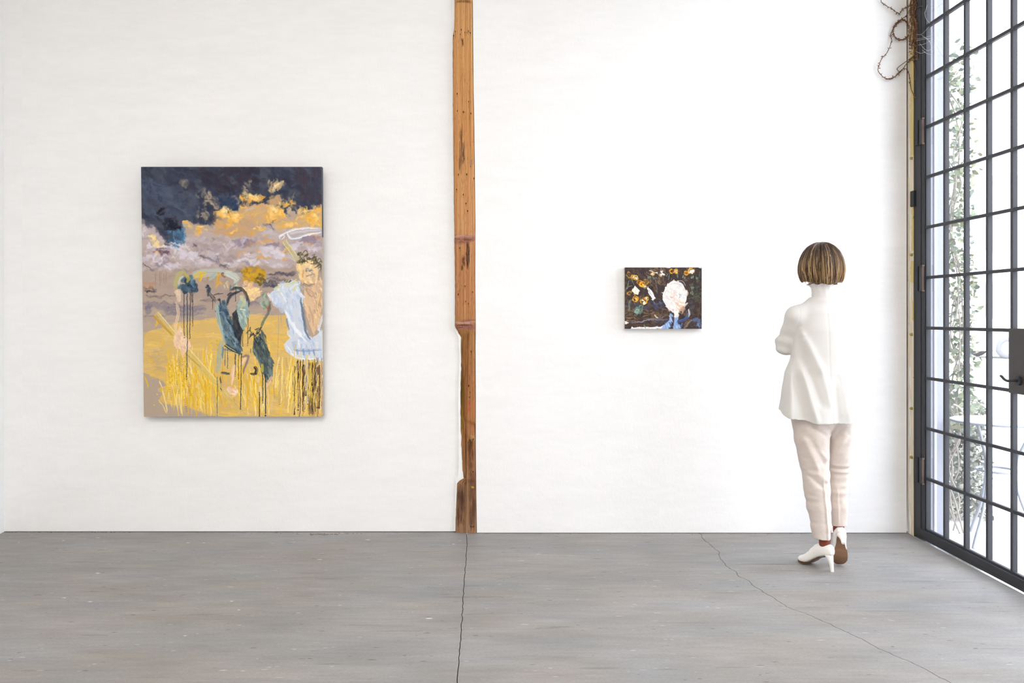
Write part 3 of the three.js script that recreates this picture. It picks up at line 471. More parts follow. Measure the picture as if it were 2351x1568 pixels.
  // wheat field
  const field = B([[150, 540], [210, 490], [400, 440], [560, 390], [900, 360], [1360, 312], [1780, 310], [1820, 560], [1740, 680], [2180, 800], [2180, 1470], [1300, 1470], [900, 1440], [620, 1330], [380, 1310], [330, 1260], [420, 1100], [300, 1010], [150, 960]]);
  wash(x, field, [[222, 184, 106], [234, 196, 108], [216, 178, 100], [228, 192, 122]], { n: 300, len: 44, w: 12, ang: 0, spread: 0.25, a: 0.4, j: 10 });
  wash(x, field, [[198, 172, 134], [190, 166, 132]], { n: 40, len: 34, w: 7, ang: 0.1, spread: 0.5, a: 0.35, base: false }); wash(x, field, [[240, 200, 92], [236, 190, 74]], { n: 70, len: 30, w: 6, ang: 0.1, spread: 0.4, a: 0.4, base: false });
  wash(x, B([[150, 800], [420, 640], [460, 800], [330, 960]]), [[190, 166, 132], [206, 172, 112]], { n: 26, len: 24, w: 8, a: 0.45, base: false });
  wash(x, B([[1380, 560], [1800, 520], [1740, 780], [1600, 800]]), [[228, 180, 76], [232, 190, 92]], { n: 50, len: 26, w: 9, ang: 0.2, a: 0.45, base: false });
  const wheat = (n, x0, x1, y0, y1, cols, w0, w1) => { for (let i = 0; i < n; i++) { const a = rr(x0, x1), y = rr(y0, y1), l = rr(120, 420), s = rr(-90, 40) * (a > 1500 ? -0.7 : 1); brush(x, B([[a, y], [a + s * 0.4, y - l * 0.5], [a + s, y - l]]), rr(w0, w1), cols[Math.floor(rnd() * cols.length)], { a: 0.8, n: 3 }); } };
  wheat(170, 400, 1000, 1000, 1460, [[240, 198, 62], [246, 212, 104], [232, 178, 36], [250, 226, 150]], 0.8, 2.8);
  wheat(170, 1250, 2150, 980, 1460, [[240, 198, 72], [246, 212, 104], [234, 182, 44], [250, 228, 158]], 0.8, 2.8);
  wheat(60, 700, 1500, 1150, 1460, [[234, 192, 62], [222, 166, 36]], 0.8, 2.6);
  for (let i = 0; i < 12; i++) { const a = rr(380, 1000), y = rr(560, 900); for (let q = 0; q < 9; q++) { x.fillStyle = css([232, 184, 44], 0.85, 14); const [u, v] = b1(a + q * 2 + (q % 2 ? 12 : -12), y + q * 26); x.beginPath(); x.ellipse(u, v, 1.8, 3, q % 2 ? 0.5 : -0.5, 0, 7); x.fill(); } }
  for (const [a, b, c, d] of [[690, 900, 900, 1300], [860, 900, 900, 1400], [300, 360, 280, 450], [1040, 1290, 1080, 1360], [340, 1120, 345, 1180], [430, 1110, 420, 1200], [620, 1180, 600, 1230], [160, 1000, 205, 1120], [200, 790, 250, 860], [830, 700, 830, 1000], [420, 680, 420, 920], [370, 580, 330, 680]]) brush(x, B([[a, b], [(a + c) / 2 + 10, (b + d) / 2], [c, d]]), 4, [236, 186, 46], { a: 0.85 });
  for (let i = 0; i < 70; i++) { const [u, v] = b1(rr(160, 2140), rr(400, 1440)); x.fillStyle = css([244, 206, 90], 0.85, 16); x.beginPath(); x.ellipse(u, v, rr(0.6, 2.2), rr(0.6, 2.6), rr(0, 3), 0, 7); x.fill(); }
  for (let i = 0; i < 14; i++) { const [u, v] = b1(i < 6 ? rr(440, 760) : rr(1600, 1900), rr(780, 1300)); for (let q = 0; q < 8; q++) { x.strokeStyle = 'rgba(128,84,40,0.7)'; x.lineWidth = 0.6; x.beginPath(); x.arc(u + q * 0.5, v + q * 4, 2.2, 0.4, 2.4); x.stroke(); } }
  // figures
  const DRK = [46, 54, 68];
  puff(x, ...t1(650, 1440), 20, 20, [[66, 86, 102], [52, 66, 80], [86, 112, 128]], 46, 0.4); brush(x, T([[520, 1470], [510, 1400], [560, 1310], [620, 1280]]), 11, [186, 184, 112]); brush(x, T([[600, 1300], [650, 1360], [640, 1420]]), 9, [176, 168, 84]); brush(x, T([[545, 1450], [560, 1370], [600, 1340]]), 5, [206, 218, 206]); brush(x, T([[690, 1330], [700, 1420], [740, 1480]]), 8, [92, 134, 158]);
  brush(x, T([[700, 1340], [820, 1310], [1000, 1300], [1240, 1340]]), 20, [188, 204, 198], { a: 0.5 }); brush(x, T([[720, 1350], [800, 1310], [850, 1330]]), 10, [224, 190, 72]); brush(x, T([[780, 1400], [800, 1320]]), 8, [230, 180, 40]); brush(x, T([[860, 1350], [900, 1380]]), 8, [206, 136, 44]); brush(x, T([[980, 1300], [1000, 1340], [960, 1430]]), 8, [226, 164, 40]); brush(x, T([[1030, 1310], [1080, 1340]]), 9, [134, 82, 54]); brush(x, T([[880, 1380], [940, 1340], [980, 1300]]), 9, [160, 186, 176]); brush(x, T([[1060, 1300], [1150, 1330], [1230, 1390]]), 16, [204, 214, 204]); brush(x, T([[1190, 1400], [1220, 1500]]), 10, [180, 204, 192]); brush(x, T([[1140, 1440], [1120, 1500]]), 5, [90, 122, 130]); brush(x, T([[960, 1470], [1010, 1410], [1040, 1440]]), 5, [230, 180, 62]);
  brush(x, T([[850, 1470], [885, 1440]]), 6, DRK); brush(x, T([[880, 1440], [875, 1560]]), 6, DRK); brush(x, B([[890, 60], [930, 110], [960, 150]]), 7, DRK); brush(x, B([[940, 80], [1000, 70], [1050, 62]]), 5, [66, 72, 84], { a: 0.6 }); for (let q = 0; q < 8; q++) { const a0 = rr(1040, 1240), b0 = rr(1370, 1440); brush(x, T([[a0, b0], [a0 + rr(-40, 40), b0 + rr(30, 80)]]), rr(3, 7), [[196, 210, 200], [120, 150, 156], [226, 196, 120], [214, 176, 150]][q % 4]); } brush(x, B([[900, 0], [880, 60]]), 9, [52, 64, 80]);
  puff(x, ...t1(1400, 1330), 24, 20, [[198, 150, 42], [214, 164, 36], [168, 130, 50]], 60, 0.34); puff(x, ...t1(1470, 1370), 12, 13, [[104, 90, 52], [136, 112, 52]], 28, 0.35); puff(x, ...t1(1310, 1290), 12, 10, [[150, 120, 50], [196, 150, 46]], 16, 0.35);
  puff(x, ...t1(1330, 1480), 15, 16, [[236, 196, 150], [246, 216, 164], [222, 176, 136]], 36, 0.36); wash(x, B([[1260, 0], [1460, 0], [1480, 90], [1360, 150], [1290, 80]]), [[238, 204, 150], [228, 184, 142], [248, 222, 160]], { n: 34, len: 12, w: 5, a: 0.7 });
  for (const q of [[[1090, 200], [1120, 110], [1180, 60], [1260, 30]], [[1120, 30], [1200, 0], [1280, 40], [1330, 140], [1340, 220]], [[1000, 150], [1010, 120]], [[1100, 90], [1150, 50]]]) brush(x, B(q), 7, [38, 46, 58]);
  wash(x, B([[970, 220], [1070, 130], [1120, 300], [1200, 460], [1262, 640], [1250, 750], [1090, 650], [1030, 480], [980, 380]]), [[88, 114, 130], [62, 84, 104], [130, 160, 172], [44, 62, 84]], { n: 80, len: 22, w: 6, ang: 1.1, spread: 0.25, a: 0.65 });
  wash(x, B([[1150, 290], [1220, 220], [1340, 210], [1330, 330], [1270, 500], [1250, 640], [1180, 520]]), [[44, 50, 60], [62, 66, 70], [36, 42, 52]], { n: 40, len: 16, w: 6, ang: 1.4, spread: 0.3, a: 0.7 });
  wash(x, B([[1200, 220], [1260, 80], [1330, 180], [1345, 300], [1280, 490], [1230, 390]]), [[164, 188, 178], [196, 210, 200], [128, 150, 146]], { n: 40, len: 16, w: 5, ang: 1.4, spread: 0.3, a: 0.7 });
  brush(x, B([[975, 190], [1000, 350], [1060, 600]]), 9, [176, 194, 180]); brush(x, B([[1250, 80], [1280, 170], [1240, 250]]), 5, [220, 204, 120]); brush(x, B([[1240, 240], [1310, 250]]), 4, [226, 232, 228]); brush(x, B([[1070, 640], [1160, 700], [1250, 740]]), 9, [30, 58, 80]);
  brush(x, B([[1040, 600], [1010, 760], [990, 960]]), 12, [146, 174, 176]); brush(x, B([[1050, 660], [1040, 800]]), 5, [104, 134, 146]); brush(x, B([[1030, 960], [1090, 970], [1130, 970]]), 6, [50, 66, 84]); brush(x, B([[1020, 1000], [1030, 1120], [1040, 1170]]), 3.4, [50, 64, 86]); brush(x, B([[1050, 690], [1100, 700], [1140, 720]]), 4, [90, 118, 120]);
  brush(x, B([[1190, 870], [1170, 960], [1150, 1100]]), 8, [242, 208, 186]); brush(x, B([[1260, 780], [1330, 770], [1300, 900], [1270, 980]]), 7, [128, 108, 124], { a: 0.65 }); brush(x, B([[1310, 790], [1250, 880]]), 9, [236, 206, 190], { a: 0.7 }); puff(x, ...b1(1150, 1160), 15, 9, [[240, 206, 178], [230, 190, 160], [246, 220, 196]], 34, 0.4); brush(x, B([[1060, 1140], [1140, 1240], [1220, 1180]]), 6, [244, 214, 190]); brush(x, B([[1040, 1060], [1100, 1140]]), 12, [214, 172, 150], { a: 0.5 });
  wash(x, B([[1400, 600], [1500, 490], [1530, 620], [1620, 850], [1610, 1000], [1560, 1050], [1500, 960], [1440, 800], [1390, 720]]), [[86, 100, 100], [60, 70, 72], [124, 144, 142], [70, 84, 88]], { n: 90, len: 24, w: 6, ang: 1.25, spread: 0.25, a: 0.65 });
  for (let i = 0; i < 26; i++) { const a = rr(1350, 1490), b = rr(430, 640); brush(x, B([[a, b], [a + rr(-50, 40), b + rr(20, 70)]]), 2.4, [38, 48, 54]); }
  brush(x, B([[1400, 890], [1425, 920], [1420, 975]]), 8, [30, 34, 42]); brush(x, B([[1360, 970], [1400, 978], [1440, 968]]), 5, [34, 38, 46]); brush(x, B([[1470, 450], [1540, 320], [1575, 230], [1580, 150]]), 6, [92, 108, 104]); brush(x, B([[1550, 270], [1580, 190]]), 4, [150, 84, 56]); puff(x, ...b1(1515, 150), 8, 17, [[142, 164, 146], [164, 184, 168], [118, 136, 110]], 30, 0.42);
  brush(x, B([[1370, 680], [1360, 740]]), 3, [90, 120, 116]); brush(x, B([[1460, 1000], [1450, 1080]]), 5, [242, 212, 190]); brush(x, B([[1490, 860], [1510, 960]]), 7, [206, 190, 60]); brush(x, B([[1610, 1000], [1570, 1080], [1540, 1120]]), 7, [238, 196, 168]); brush(x, B([[1580, 1200], [1600, 1400]]), 12, [226, 194, 158], { a: 0.4 }); brush(x, B([[1470, 1110], [1480, 1230]]), 8, [236, 214, 176], { a: 0.7 });
  // man at the right: skin, shirt, soaked legs
  wash(x, B([[1960, -80], [2190, -80], [2190, 150], [2140, 400], [2080, 540], [2000, 330], [1960, 150]]), [[230, 194, 152], [242, 212, 166], [206, 172, 142], [190, 162, 140]], { n: 60, len: 18, w: 7, ang: 1.3, a: 0.6 });
  wash(x, B([[1560, 90], [1700, -40], [1890, -70], [1950, 100], [1965, 380], [2040, 580], [2190, 470], [2190, 830], [2050, 815], [1880, 790], [1760, 720], [1740, 640], [1810, 560], [1790, 400], [1730, 240], [1650, 190]]), [[214, 224, 240], [192, 206, 232], [236, 240, 248], [206, 214, 222], [176, 194, 222]], { n: 130, len: 26, w: 7, ang: 1.2, spread: 0.5, a: 0.6 });
  wash(x, B([[1560, 80], [1700, -60], [1880, -90], [1900, 0], [1700, 90]]), [[222, 214, 140], [214, 222, 232], [196, 208, 180]], { n: 26, len: 18, w: 6, ang: -0.6, a: 0.6, base: false });
  wash(x, B([[2060, 60], [2160, 40], [2150, 300], [2080, 260]]), [[188, 160, 138], [176, 150, 132]], { n: 20, len: 14, w: 5, ang: 1.2, a: 0.6, base: false }); brush(x, B([[1990, 0], [2010, 60], [2060, 110]]), 6, [176, 140, 116]); brush(x, B([[2010, 200], [2060, 320], [2070, 440]]), 5, [196, 160, 130]); brush(x, B([[2000, -60], [2090, -40]]), 6, [150, 130, 122]); brush(x, B([[2150, 60], [2120, 200], [2160, 330]]), 3, [250, 206, 130]);
  brush(x, B([[1930, 110], [1960, 300], [1990, 480], [2050, 590]]), 7, [76, 96, 120]); brush(x, B([[1740, 240], [1860, 450], [2000, 620]]), 7, [240, 244, 250]); brush(x, B([[1850, 690], [2000, 700], [2170, 690]]), 8, [150, 168, 206]); brush(x, B([[1780, 660], [1900, 790], [2170, 800]]), 7, [232, 238, 250]); for (const a of [1890, 1960, 2020, 2080]) brush(x, B([[a, 690], [a + 10, 760]]), 5, [128, 148, 190]); brush(x, B([[1690, 200], [1720, 270], [1760, 150]]), 9, [190, 202, 220]); brush(x, B([[1770, 350], [1800, 480]]), 4, [120, 140, 170]); brush(x, B([[2130, 480], [2180, 300]]), 7, [226, 232, 242]); brush(x, B([[1850, 600], [1880, 680]]), 12, [176, 190, 214]);
  wash(x, T([[1880, 1190], [1950, 1160], [2050, 1160], [2130, 1270], [2110, 1420], [2000, 1430], [1940, 1420], [1890, 1290]]), [[240, 206, 152], [224, 186, 140], [248, 224, 170]], { n: 44, len: 12, w: 5, ang: 1, a: 0.7 });
  wash(x, T([[1960, 1250], [2060, 1240], [2080, 1330], [2000, 1340]]), [[108, 112, 128], [128, 128, 138]], { n: 12, len: 8, w: 4, a: 0.7, base: false }); brush(x, T([[1900, 1290], [1930, 1330]]), 5, [124, 126, 140]); brush(x, T([[1910, 1200], [1930, 1290], [1950, 1400]]), 5, [250, 214, 146]); brush(x, T([[2020, 1440], [2000, 1400]]), 6, [196, 160, 130]);
  for (let i = 0; i < 44; i++) { const a = rr(1880, 2140), b = rr(1085, 1200) + Math.max(0, a - 2030) * 0.9; brush(x, T([[a, b], [a + rr(10, 40), b + rr(-40, 0)], [a + rr(20, 60), b + rr(-20, 50)]]), 3, rnd() < 0.7 ? [84, 78, 48] : [112, 108, 70]); }
  brush(x, T([[1690, 900], [1730, 870], [1850, 820], [1990, 800], [2170, 812]]), 4, [244, 246, 250], { a: 0.95 }); brush(x, T([[1770, 850], [1830, 920], [1980, 880], [2160, 850]]), 6, [236, 240, 248], { a: 0.95 }); brush(x, T([[1800, 860], [1950, 830], [2150, 825]]), 8, [206, 206, 216], { a: 0.7 }); brush(x, T([[1820, 910], [1960, 880]]), 2.4, [150, 176, 214]); brush(x, T([[1690, 920], [1680, 890], [1720, 870], [1740, 900], [1700, 930]]), 4, [236, 238, 240]);
  brush(x, T([[1735, 940], [1810, 1050], [1890, 1170]]), 11, [196, 184, 126], { a: 0.9, taper: false }); brush(x, T([[1760, 930], [1890, 1120]]), 3, [226, 216, 168]); brush(x, T([[1725, 950], [1870, 1180]]), 2, [238, 230, 196]);
  for (let i = 0; i < 48; i++) { const a = rr(1830, 2170), y0 = rr(790, 900), d = rnd(); drip(x, ...b1(a, y0), b1(0, rr(1050, 1460))[1], d < 0.4 ? [60, 46, 36] : d < 0.65 ? [150, 108, 70] : d < 0.85 ? [208, 204, 196] : [120, 96, 84], rr(0.8, 3)); }
  for (const a of [2040, 2070, 2100]) brush(x, B([[a, 840], [a - 5, 1150], [a, 1450]]), 6, [44, 38, 32], { a: 0.7 });
  wheat(60, 1780, 2160, 1000, 1460, [[238, 200, 90], [244, 218, 140]], 0.8, 2);
  smear(x, W, H, 2.2, 22, 75, 3);
  for (const [q, w, col, a] of [[[[1900, 1275], [1935, 1282]], 5, [140, 130, 130], 0.5], [[[2000, 1270], [2060, 1276]], 6, [132, 126, 132], 0.5], [[[2030, 1310], [2080, 1360]], 12, [196, 166, 142], 0.5], [[[2085, 1330], [2070, 1430]], 7, [186, 158, 138], 0.6], [[[1960, 1270], [1945, 1340], [1925, 1360]], 4, [206, 160, 112], 0.7], [[[1935, 1380], [1960, 1420]], 7, [212, 168, 132], 0.5], [[[1915, 1200], [1920, 1290], [1940, 1380]], 6, [252, 220, 150], 0.8], [[[1950, 1200], [2020, 1210]], 6, [250, 226, 170], 0.7], [[[1950, 1420], [2010, 1450], [2070, 1440]], 6, [140, 126, 122], 0.7], [[[2080, 1270], [2110, 1320], [2090, 1380]], 6, [240, 204, 152], 0.7], [[[2010, 1350], [2040, 1370]], 6, [240, 206, 160], 0.7], [[[2000, 1480], [2060, 1530], [2080, 1560]], 6, [190, 158, 132], 0.7], [[[2100, 1470], [2140, 1540]], 8, [206, 176, 148], 0.6], [[[1900, 1440], [1960, 1490]], 7, [176, 192, 190], 0.7]]) brush(x, T(q), w, col, { a });
  // scythe shaft and the hand that holds it, then drips of thin paint
  brush(x, B([[285, 290], [600, 690], [980, 1080], [1150, 1270]]), 13, [212, 184, 106], { a: 0.9, taper: false, dry: 0.01 }); brush(x, B([[265, 320], [480, 540]]), 6, [196, 150, 50]); brush(x, B([[310, 275], [520, 520], [700, 730], [1000, 1070]]), 4, [236, 220, 158], { taper: false }); brush(x, B([[1100, 1230], [1320, 1450]]), 6, [206, 178, 104]); brush(x, B([[620, 730], [800, 900]]), 3, [176, 146, 72]);
  brush(x, T([[510, 1500], [540, 1560]]), 9, [236, 208, 164]); brush(x, B([[540, 20], [550, 160]]), 12, [236, 214, 188]); brush(x, B([[515, 160], [540, 290], [510, 430], [520, 520]]), 7, [238, 206, 172]); wash(x, B([[490, 580], [560, 420], [620, 560], [690, 660], [650, 690], [590, 780], [560, 700], [490, 650]]), [[238, 202, 172], [226, 186, 156], [246, 218, 190]], { n: 46, len: 14, w: 5, ang: 1.1, a: 0.7 }); brush(x, B([[630, 560], [670, 620], [680, 680]]), 5, [246, 214, 186]);
  for (const [a, y0, y1, w] of [[608, 70, 560, 1.4], [642, 70, 1030, 1.6], [676, 70, 570, 1.4], [704, 70, 435, 1.3], [690, 70, 160, 1.4], [1270, 480, 660, 1.2], [1330, 340, 650, 1.3], [1262, 740, 1370, 1.7], [1465, 1180, 1450, 2], [1505, 960, 1300, 1.7], [1530, 980, 1445, 2.4], [1185, 740, 860, 1], [1230, 760, 1030, 1.1], [1100, 700, 910, 1], [1075, 700, 880, 1], [985, 1010, 1440, 1.7], [1680, 280, 800, 0.9], [1708, 280, 420, 0.8], [1190, 0, 150, 1.1], [930, 140, 240, 1.1], [1190, 750, 1000, 1]]) drip(x, ...b1(a, y0), b1(0, y1)[1], a > 1600 ? [150, 148, 150] : a === 985 ? [88, 110, 84] : [34, 42, 52], w);
  smear(x, W, H, 1, 12, 77, 0);
  for (let i = 0; i < 14; i++) drip(x, ...t1(rr(240, 430), rr(1290, 1330)), t1(0, rr(1380, 1470))[1], [150, 120, 96], 0.5);
  for (const a of [650, 280, 1940, 1970]) drip(x, ...t1(a, 180), t1(0, rr(320, 420))[1], [80, 66, 68], 0.6);
  seed = keep;
  const face = new THREE.MeshPhysicalMaterial({ map: canvasTexture(x.canvas), bumpMap: relief(x, W, H), bumpScale: 0.001, roughness: 0.8, specularIntensity: 0.35 });
  const raw = mat({ color: lin(0.47, 0.4, 0.32), roughness: 0.9, bumpMap: plasterBump, bumpScale: 0.001 });
  const navy = mat({ color: lin(0.045, 0.055, 0.085), roughness: 0.7 });
  // stretched canvas, tipped a little forward at the top edge as it hangs
  const D = 4.964, w = 412.5 / FOCAL * D, h = 572.5 / FOCAL * D, depth = 0.05, c = at(534.2, 670.5, D);
  const p = group('painting', [c.x, c.y - h / 2, LEFT_Z + 0.003]);
  p.rotation.x = 0.026;
  tag(p, 'large upright oil painting of a wheat field under dark sky with gold clouds', 'painting');
  const sheet = new THREE.PlaneGeometry(w, h, 1, 1).translate(0, h / 2, depth + 0.0006);
  part('painted_canvas', sheet, face, p);
  part('canvas_edge', rbox(-w / 2, w / 2, 0, h, 0.012, depth, 0.004), raw, p);
  part('painted_edge', rbox(-w / 2 - 0.0012, w / 2 + 0.0012, h * 0.72, h + 0.0015, 0.014, depth - 0.002, 0.003), navy, p);
  part('stretcher_bar', rbox(-w / 2 + 0.01, w / 2 - 0.01, 0.01, h - 0.01, 0, 0.016, 0.002), mat({ color: lin(0.5, 0.36, 0.2), roughness: 0.8 }), p);
}

// ------------------------------------------------------------------ small painting: pale head among yellow flowers
{
  const S = 4, W = 708, H = 564, x = easel(W, H), keep = seed; seed = 909;
  x.setTransform(S, 0, 0, S, -S * 1434, -S * 614);
  const P = (pts) => pts.map(([a, b]) => [1400 + a / 8.25, 590 + b / 8.25]), p1 = (a, b) => P([[a, b]])[0];
  x.fillStyle = css([66, 54, 50]); x.fillRect(1430, 610, 190, 150);
  const all = [[280, 190], [1745, 190], [1745, 1365], [280, 1365]];
  wash(x, P(all), [[64, 52, 48], [92, 74, 60], [52, 48, 56], [112, 90, 70], [78, 60, 50], [48, 42, 42]], { n: 760, len: 14, w: 3.8, ang: 0.8, spread: 1.4, a: 0.75, j: 20 });
  wash(x, P([[640, 200], [1120, 200], [1000, 420], [860, 600], [700, 380]]), [[110, 88, 70], [70, 54, 48], [140, 114, 90]], { n: 60, len: 16, w: 3, ang: 0.8, a: 0.7, base: false });
  wash(x, P([[1480, 400], [1745, 300], [1745, 900], [1500, 800]]), [[52, 52, 46], [72, 76, 64], [44, 44, 50], [88, 94, 80]], { n: 80, len: 10, w: 3.4, ang: 0.4, spread: 1.5, a: 0.7, base: false });
  wash(x, P([[1480, 800], [1745, 800], [1745, 1365], [1500, 1300]]), [[70, 52, 48], [96, 72, 60], [56, 46, 48], [74, 78, 96]], { n: 80, len: 11, w: 3.4, spread: 1.5, a: 0.7, base: false });
  wash(x, P([[290, 860], [1100, 860], [1100, 1000], [290, 960]]), [[70, 78, 112], [66, 62, 80], [84, 70, 66]], { n: 50, len: 13, w: 3.4, ang: 0.1, a: 0.6, base: false });
  wash(x, P([[290, 1010], [1150, 960], [1150, 1150], [290, 1240]]), [[116, 92, 68], [86, 64, 52], [142, 116, 84], [70, 54, 50]], { n: 100, len: 15, w: 3, ang: 0, spread: 0.5, a: 0.7, base: false });
  for (const [q, w, col] of [[[[290, 1230], [600, 1230], [900, 1150], [1130, 1120]], 3, [112, 108, 122]], [[[500, 1240], [800, 1190], [1100, 1170]], 3, [150, 146, 160]], [[[860, 1200], [1000, 1230], [1130, 1170]], 5, [74, 78, 108]], [[[300, 1300], [600, 1290], [900, 1310]], 6, [82, 62, 50]], [[[840, 1230], [840, 1330]], 5, [62, 62, 84]], [[[820, 860], [880, 960], [900, 980]], 7, [62, 74, 118]], [[[920, 860], [990, 900]], 7, [84, 100, 142]], [[[1540, 1220], [1650, 1180], [1740, 1350]], 8, [92, 112, 150]], [[[1640, 1240], [1700, 1350]], 5, [120, 146, 194]], [[[1400, 1330], [1480, 1240], [1540, 1180]], 9, [142, 122, 98]], [[[700, 420], [760, 500], [850, 620]], 4, [110, 84, 62]], [[[480, 200], [640, 300], [720, 420]], 6, [54, 50, 58]], [[[300, 640], [360, 560], [420, 540]], 3, [150, 134, 112]]]) brush(x, P(q), w, col, { a: 0.75 });
  smear(x, W, H, 10, 30, 81, 12);
  // bare white ground along the rim
  wash(x, P([[400, 1340], [700, 1325], [940, 1330], [1010, 1300], [1000, 1365], [400, 1365]]), [[248, 246, 244]], { n: 30, len: 8, w: 2.4, a: 0.9 }); wash(x, P([[280, 1200], [370, 1250], [290, 1280]]), [[246, 240, 230]], { n: 8, len: 5, w: 2, a: 0.9 }); brush(x, P([[820, 192], [1000, 194], [1160, 198]]), 1.4, [244, 242, 238]); brush(x, P([[1700, 198], [1744, 210]]), 3, [246, 244, 240]); brush(x, P([[840, 1090], [900, 1160]]), 4, [214, 196, 170]); brush(x, P([[650, 1280], [690, 1360]]), 5, [112, 138, 118]);
  // stems and coiled leaf
  const G = [112, 138, 126];
  for (const [q, w] of [[[[420, 800], [370, 880], [380, 980], [350, 1040]], 2.6], [[[400, 400], [440, 490], [460, 540]], 2], [[[840, 400], [890, 520], [890, 700]], 1.6], [[[360, 450], [340, 540], [290, 600]], 1.6], [[[810, 370], [830, 440]], 2.6], [[[1140, 320], [1110, 440]], 2], [[[1110, 310], [1060, 360]], 2], [[[720, 340], [740, 390], [780, 380]], 2.4], [[[820, 800], [850, 900]], 1.6], [[[620, 900], [570, 920], [540, 960]], 3.6], [[[640, 910], [620, 960], [620, 1040]], 3.4], [[[450, 830], [490, 900]], 2.2], [[[1400, 350], [1370, 400]], 1.8], [[[1270, 300], [1280, 400]], 3], [[[760, 440], [760, 500]], 1.6]]) brush(x, P(q), w, G, { a: 0.85 });
  puff(x, ...p1(510, 1010), 7, 8, [[92, 122, 110], [112, 142, 128]], 30, 0.4); brush(x, P([[560, 960], [600, 1040], [560, 1060]]), 6, [104, 134, 120]); { const q = []; for (let i = 0; i < 18; i++) q.push([515 + Math.cos(i * 0.75) * (52 - i * 2.6), 1015 + Math.sin(i * 0.75) * (52 - i * 2.6)]); brush(x, P(q), 1.6, [170, 196, 184], { taper: false }); }
  for (const [a, b] of [[740, 370], [1560, 380], [1650, 420], [1570, 600], [1560, 680], [1400, 380]]) puff(x, ...p1(a, b), 4, 4, [[118, 136, 116], [140, 156, 132]], 10, 0.45);
  // flowers
  const F = (a, b, r, rim, core) => { const [u, v] = p1(a, b), q = r / 8.25; for (let i = 0; i < 16; i++) { const t = rr(0, 7); brush(x, [[u + Math.cos(t) * q * 0.75, v + Math.sin(t) * q * 0.7], [u + Math.cos(t + 0.5) * q * 0.9, v + Math.sin(t + 0.5) * q * 0.85], [u + Math.cos(t + 1) * q * 0.7, v + Math.sin(t + 1) * q * 0.7]], q * 0.34, rim, { a: 0.8, j: 26 }); } for (let i = 0; i < 7; i++) { x.fillStyle = css(core, 0.85, 10); x.beginPath(); x.ellipse(u + rr(-0.4, 0.4) * q, v + rr(-0.4, 0.4) * q, q * rr(0.12, 0.3), q * rr(0.12, 0.34), rr(0, 3), 0, 7); x.fill(); } };
  const O = [226, 160, 40], Wh = [252, 246, 230];
  F(370, 340, 62, [170, 124, 50], [96, 78, 60]); F(440, 380, 52, O, [250, 222, 150]); F(500, 390, 50, [206, 160, 70], Wh); F(560, 480, 50, [186, 122, 34], [120, 84, 40]); F(620, 520, 62, O, [250, 190, 60]); F(680, 470, 56, [176, 128, 52], [120, 96, 66]); F(650, 560, 40, [200, 160, 90], Wh);
  F(370, 690, 46, [196, 142, 54], [110, 84, 56]); F(490, 790, 60, O, [250, 200, 90]); F(640, 840, 66, O, [250, 226, 170]); F(610, 770, 46, [110, 92, 70], [84, 68, 54]); F(690, 790, 42, [238, 186, 84], [252, 226, 160]); F(1180, 270, 50, O, [110, 70, 40]); F(1250, 270, 44, [232, 176, 60], [250, 220, 140]); F(1450, 300, 48, [216, 150, 44], [180, 110, 40]); F(1540, 270, 64, [226, 170, 70], Wh); F(820, 320, 42, [232, 190, 110], [250, 226, 180]);
  wash(x, P([[470, 550], [510, 590], [560, 650], [545, 720], [470, 690], [415, 650]]), [Wh, [250, 238, 206]], { n: 24, len: 7, w: 3, ang: 1, a: 0.9 }); puff(x, ...p1(1550, 270), 5, 6, [Wh], 14, 0.5); puff(x, ...p1(655, 870), 2.6, 4, [Wh], 10, 0.5); brush(x, P([[470, 690], [480, 740]]), 4, O);
  wash(x, P([[710, 570], [760, 600], [830, 690], [850, 790], [800, 830], [770, 740], [720, 650]]), [[250, 250, 248], [238, 240, 240]], { n: 26, len: 9, w: 2.6, ang: 1.1, a: 0.9 }); brush(x, P([[730, 600], [790, 720]]), 1, [120, 126, 124]); brush(x, P([[740, 250], [800, 270], [830, 290]]), 2, [248, 246, 240]); brush(x, P([[850, 300], [900, 300], [890, 330]]), 2, [246, 244, 240]); puff(x, ...p1(990, 310), 5, 6, [[246, 240, 234], [252, 250, 246]], 14, 0.45); brush(x, P([[940, 350], [980, 370]]), 3, [236, 176, 70]);
  smear(x, W, H, 4.5, 34, 83, 4);
  // head, neck and collar
  const head = []; for (let i = 0; i < 40; i++) { const t = i / 40 * Math.PI * 2, yy = Math.sin(t); head.push([1232 + Math.cos(t) * (yy > 0 ? 232 * (1 - 0.42 * yy * yy) + 0 : 228), 760 + yy * 305]); }
  wash(x, P(head), [[248, 242, 238], [250, 246, 244], [244, 232, 226]], { n: 170, len: 10, w: 4, ang: 1.2, spread: 1, a: 0.75, j: 6 });
  wash(x, P([[1130, 680], [1220, 620], [1290, 760], [1260, 820], [1160, 790]]), [[228, 204, 190], [216, 186, 172], [238, 220, 210]], { n: 26, len: 9, w: 2.6, ang: 0.9, a: 0.6, base: false }); wash(x, P([[1230, 820], [1330, 780], [1430, 860], [1400, 1000], [1300, 1050], [1240, 960]]), [[240, 212, 186], [226, 190, 164], [246, 226, 208]], { n: 40, len: 10, w: 2.8, ang: 0.8, a: 0.65, base: false }); wash(x, P([[1060, 800], [1160, 860], [1200, 1000], [1130, 1020], [1060, 920]]), [[246, 232, 224], [240, 218, 208]], { n: 26, len: 9, w: 3, ang: 1.1, a: 0.6, base: false });
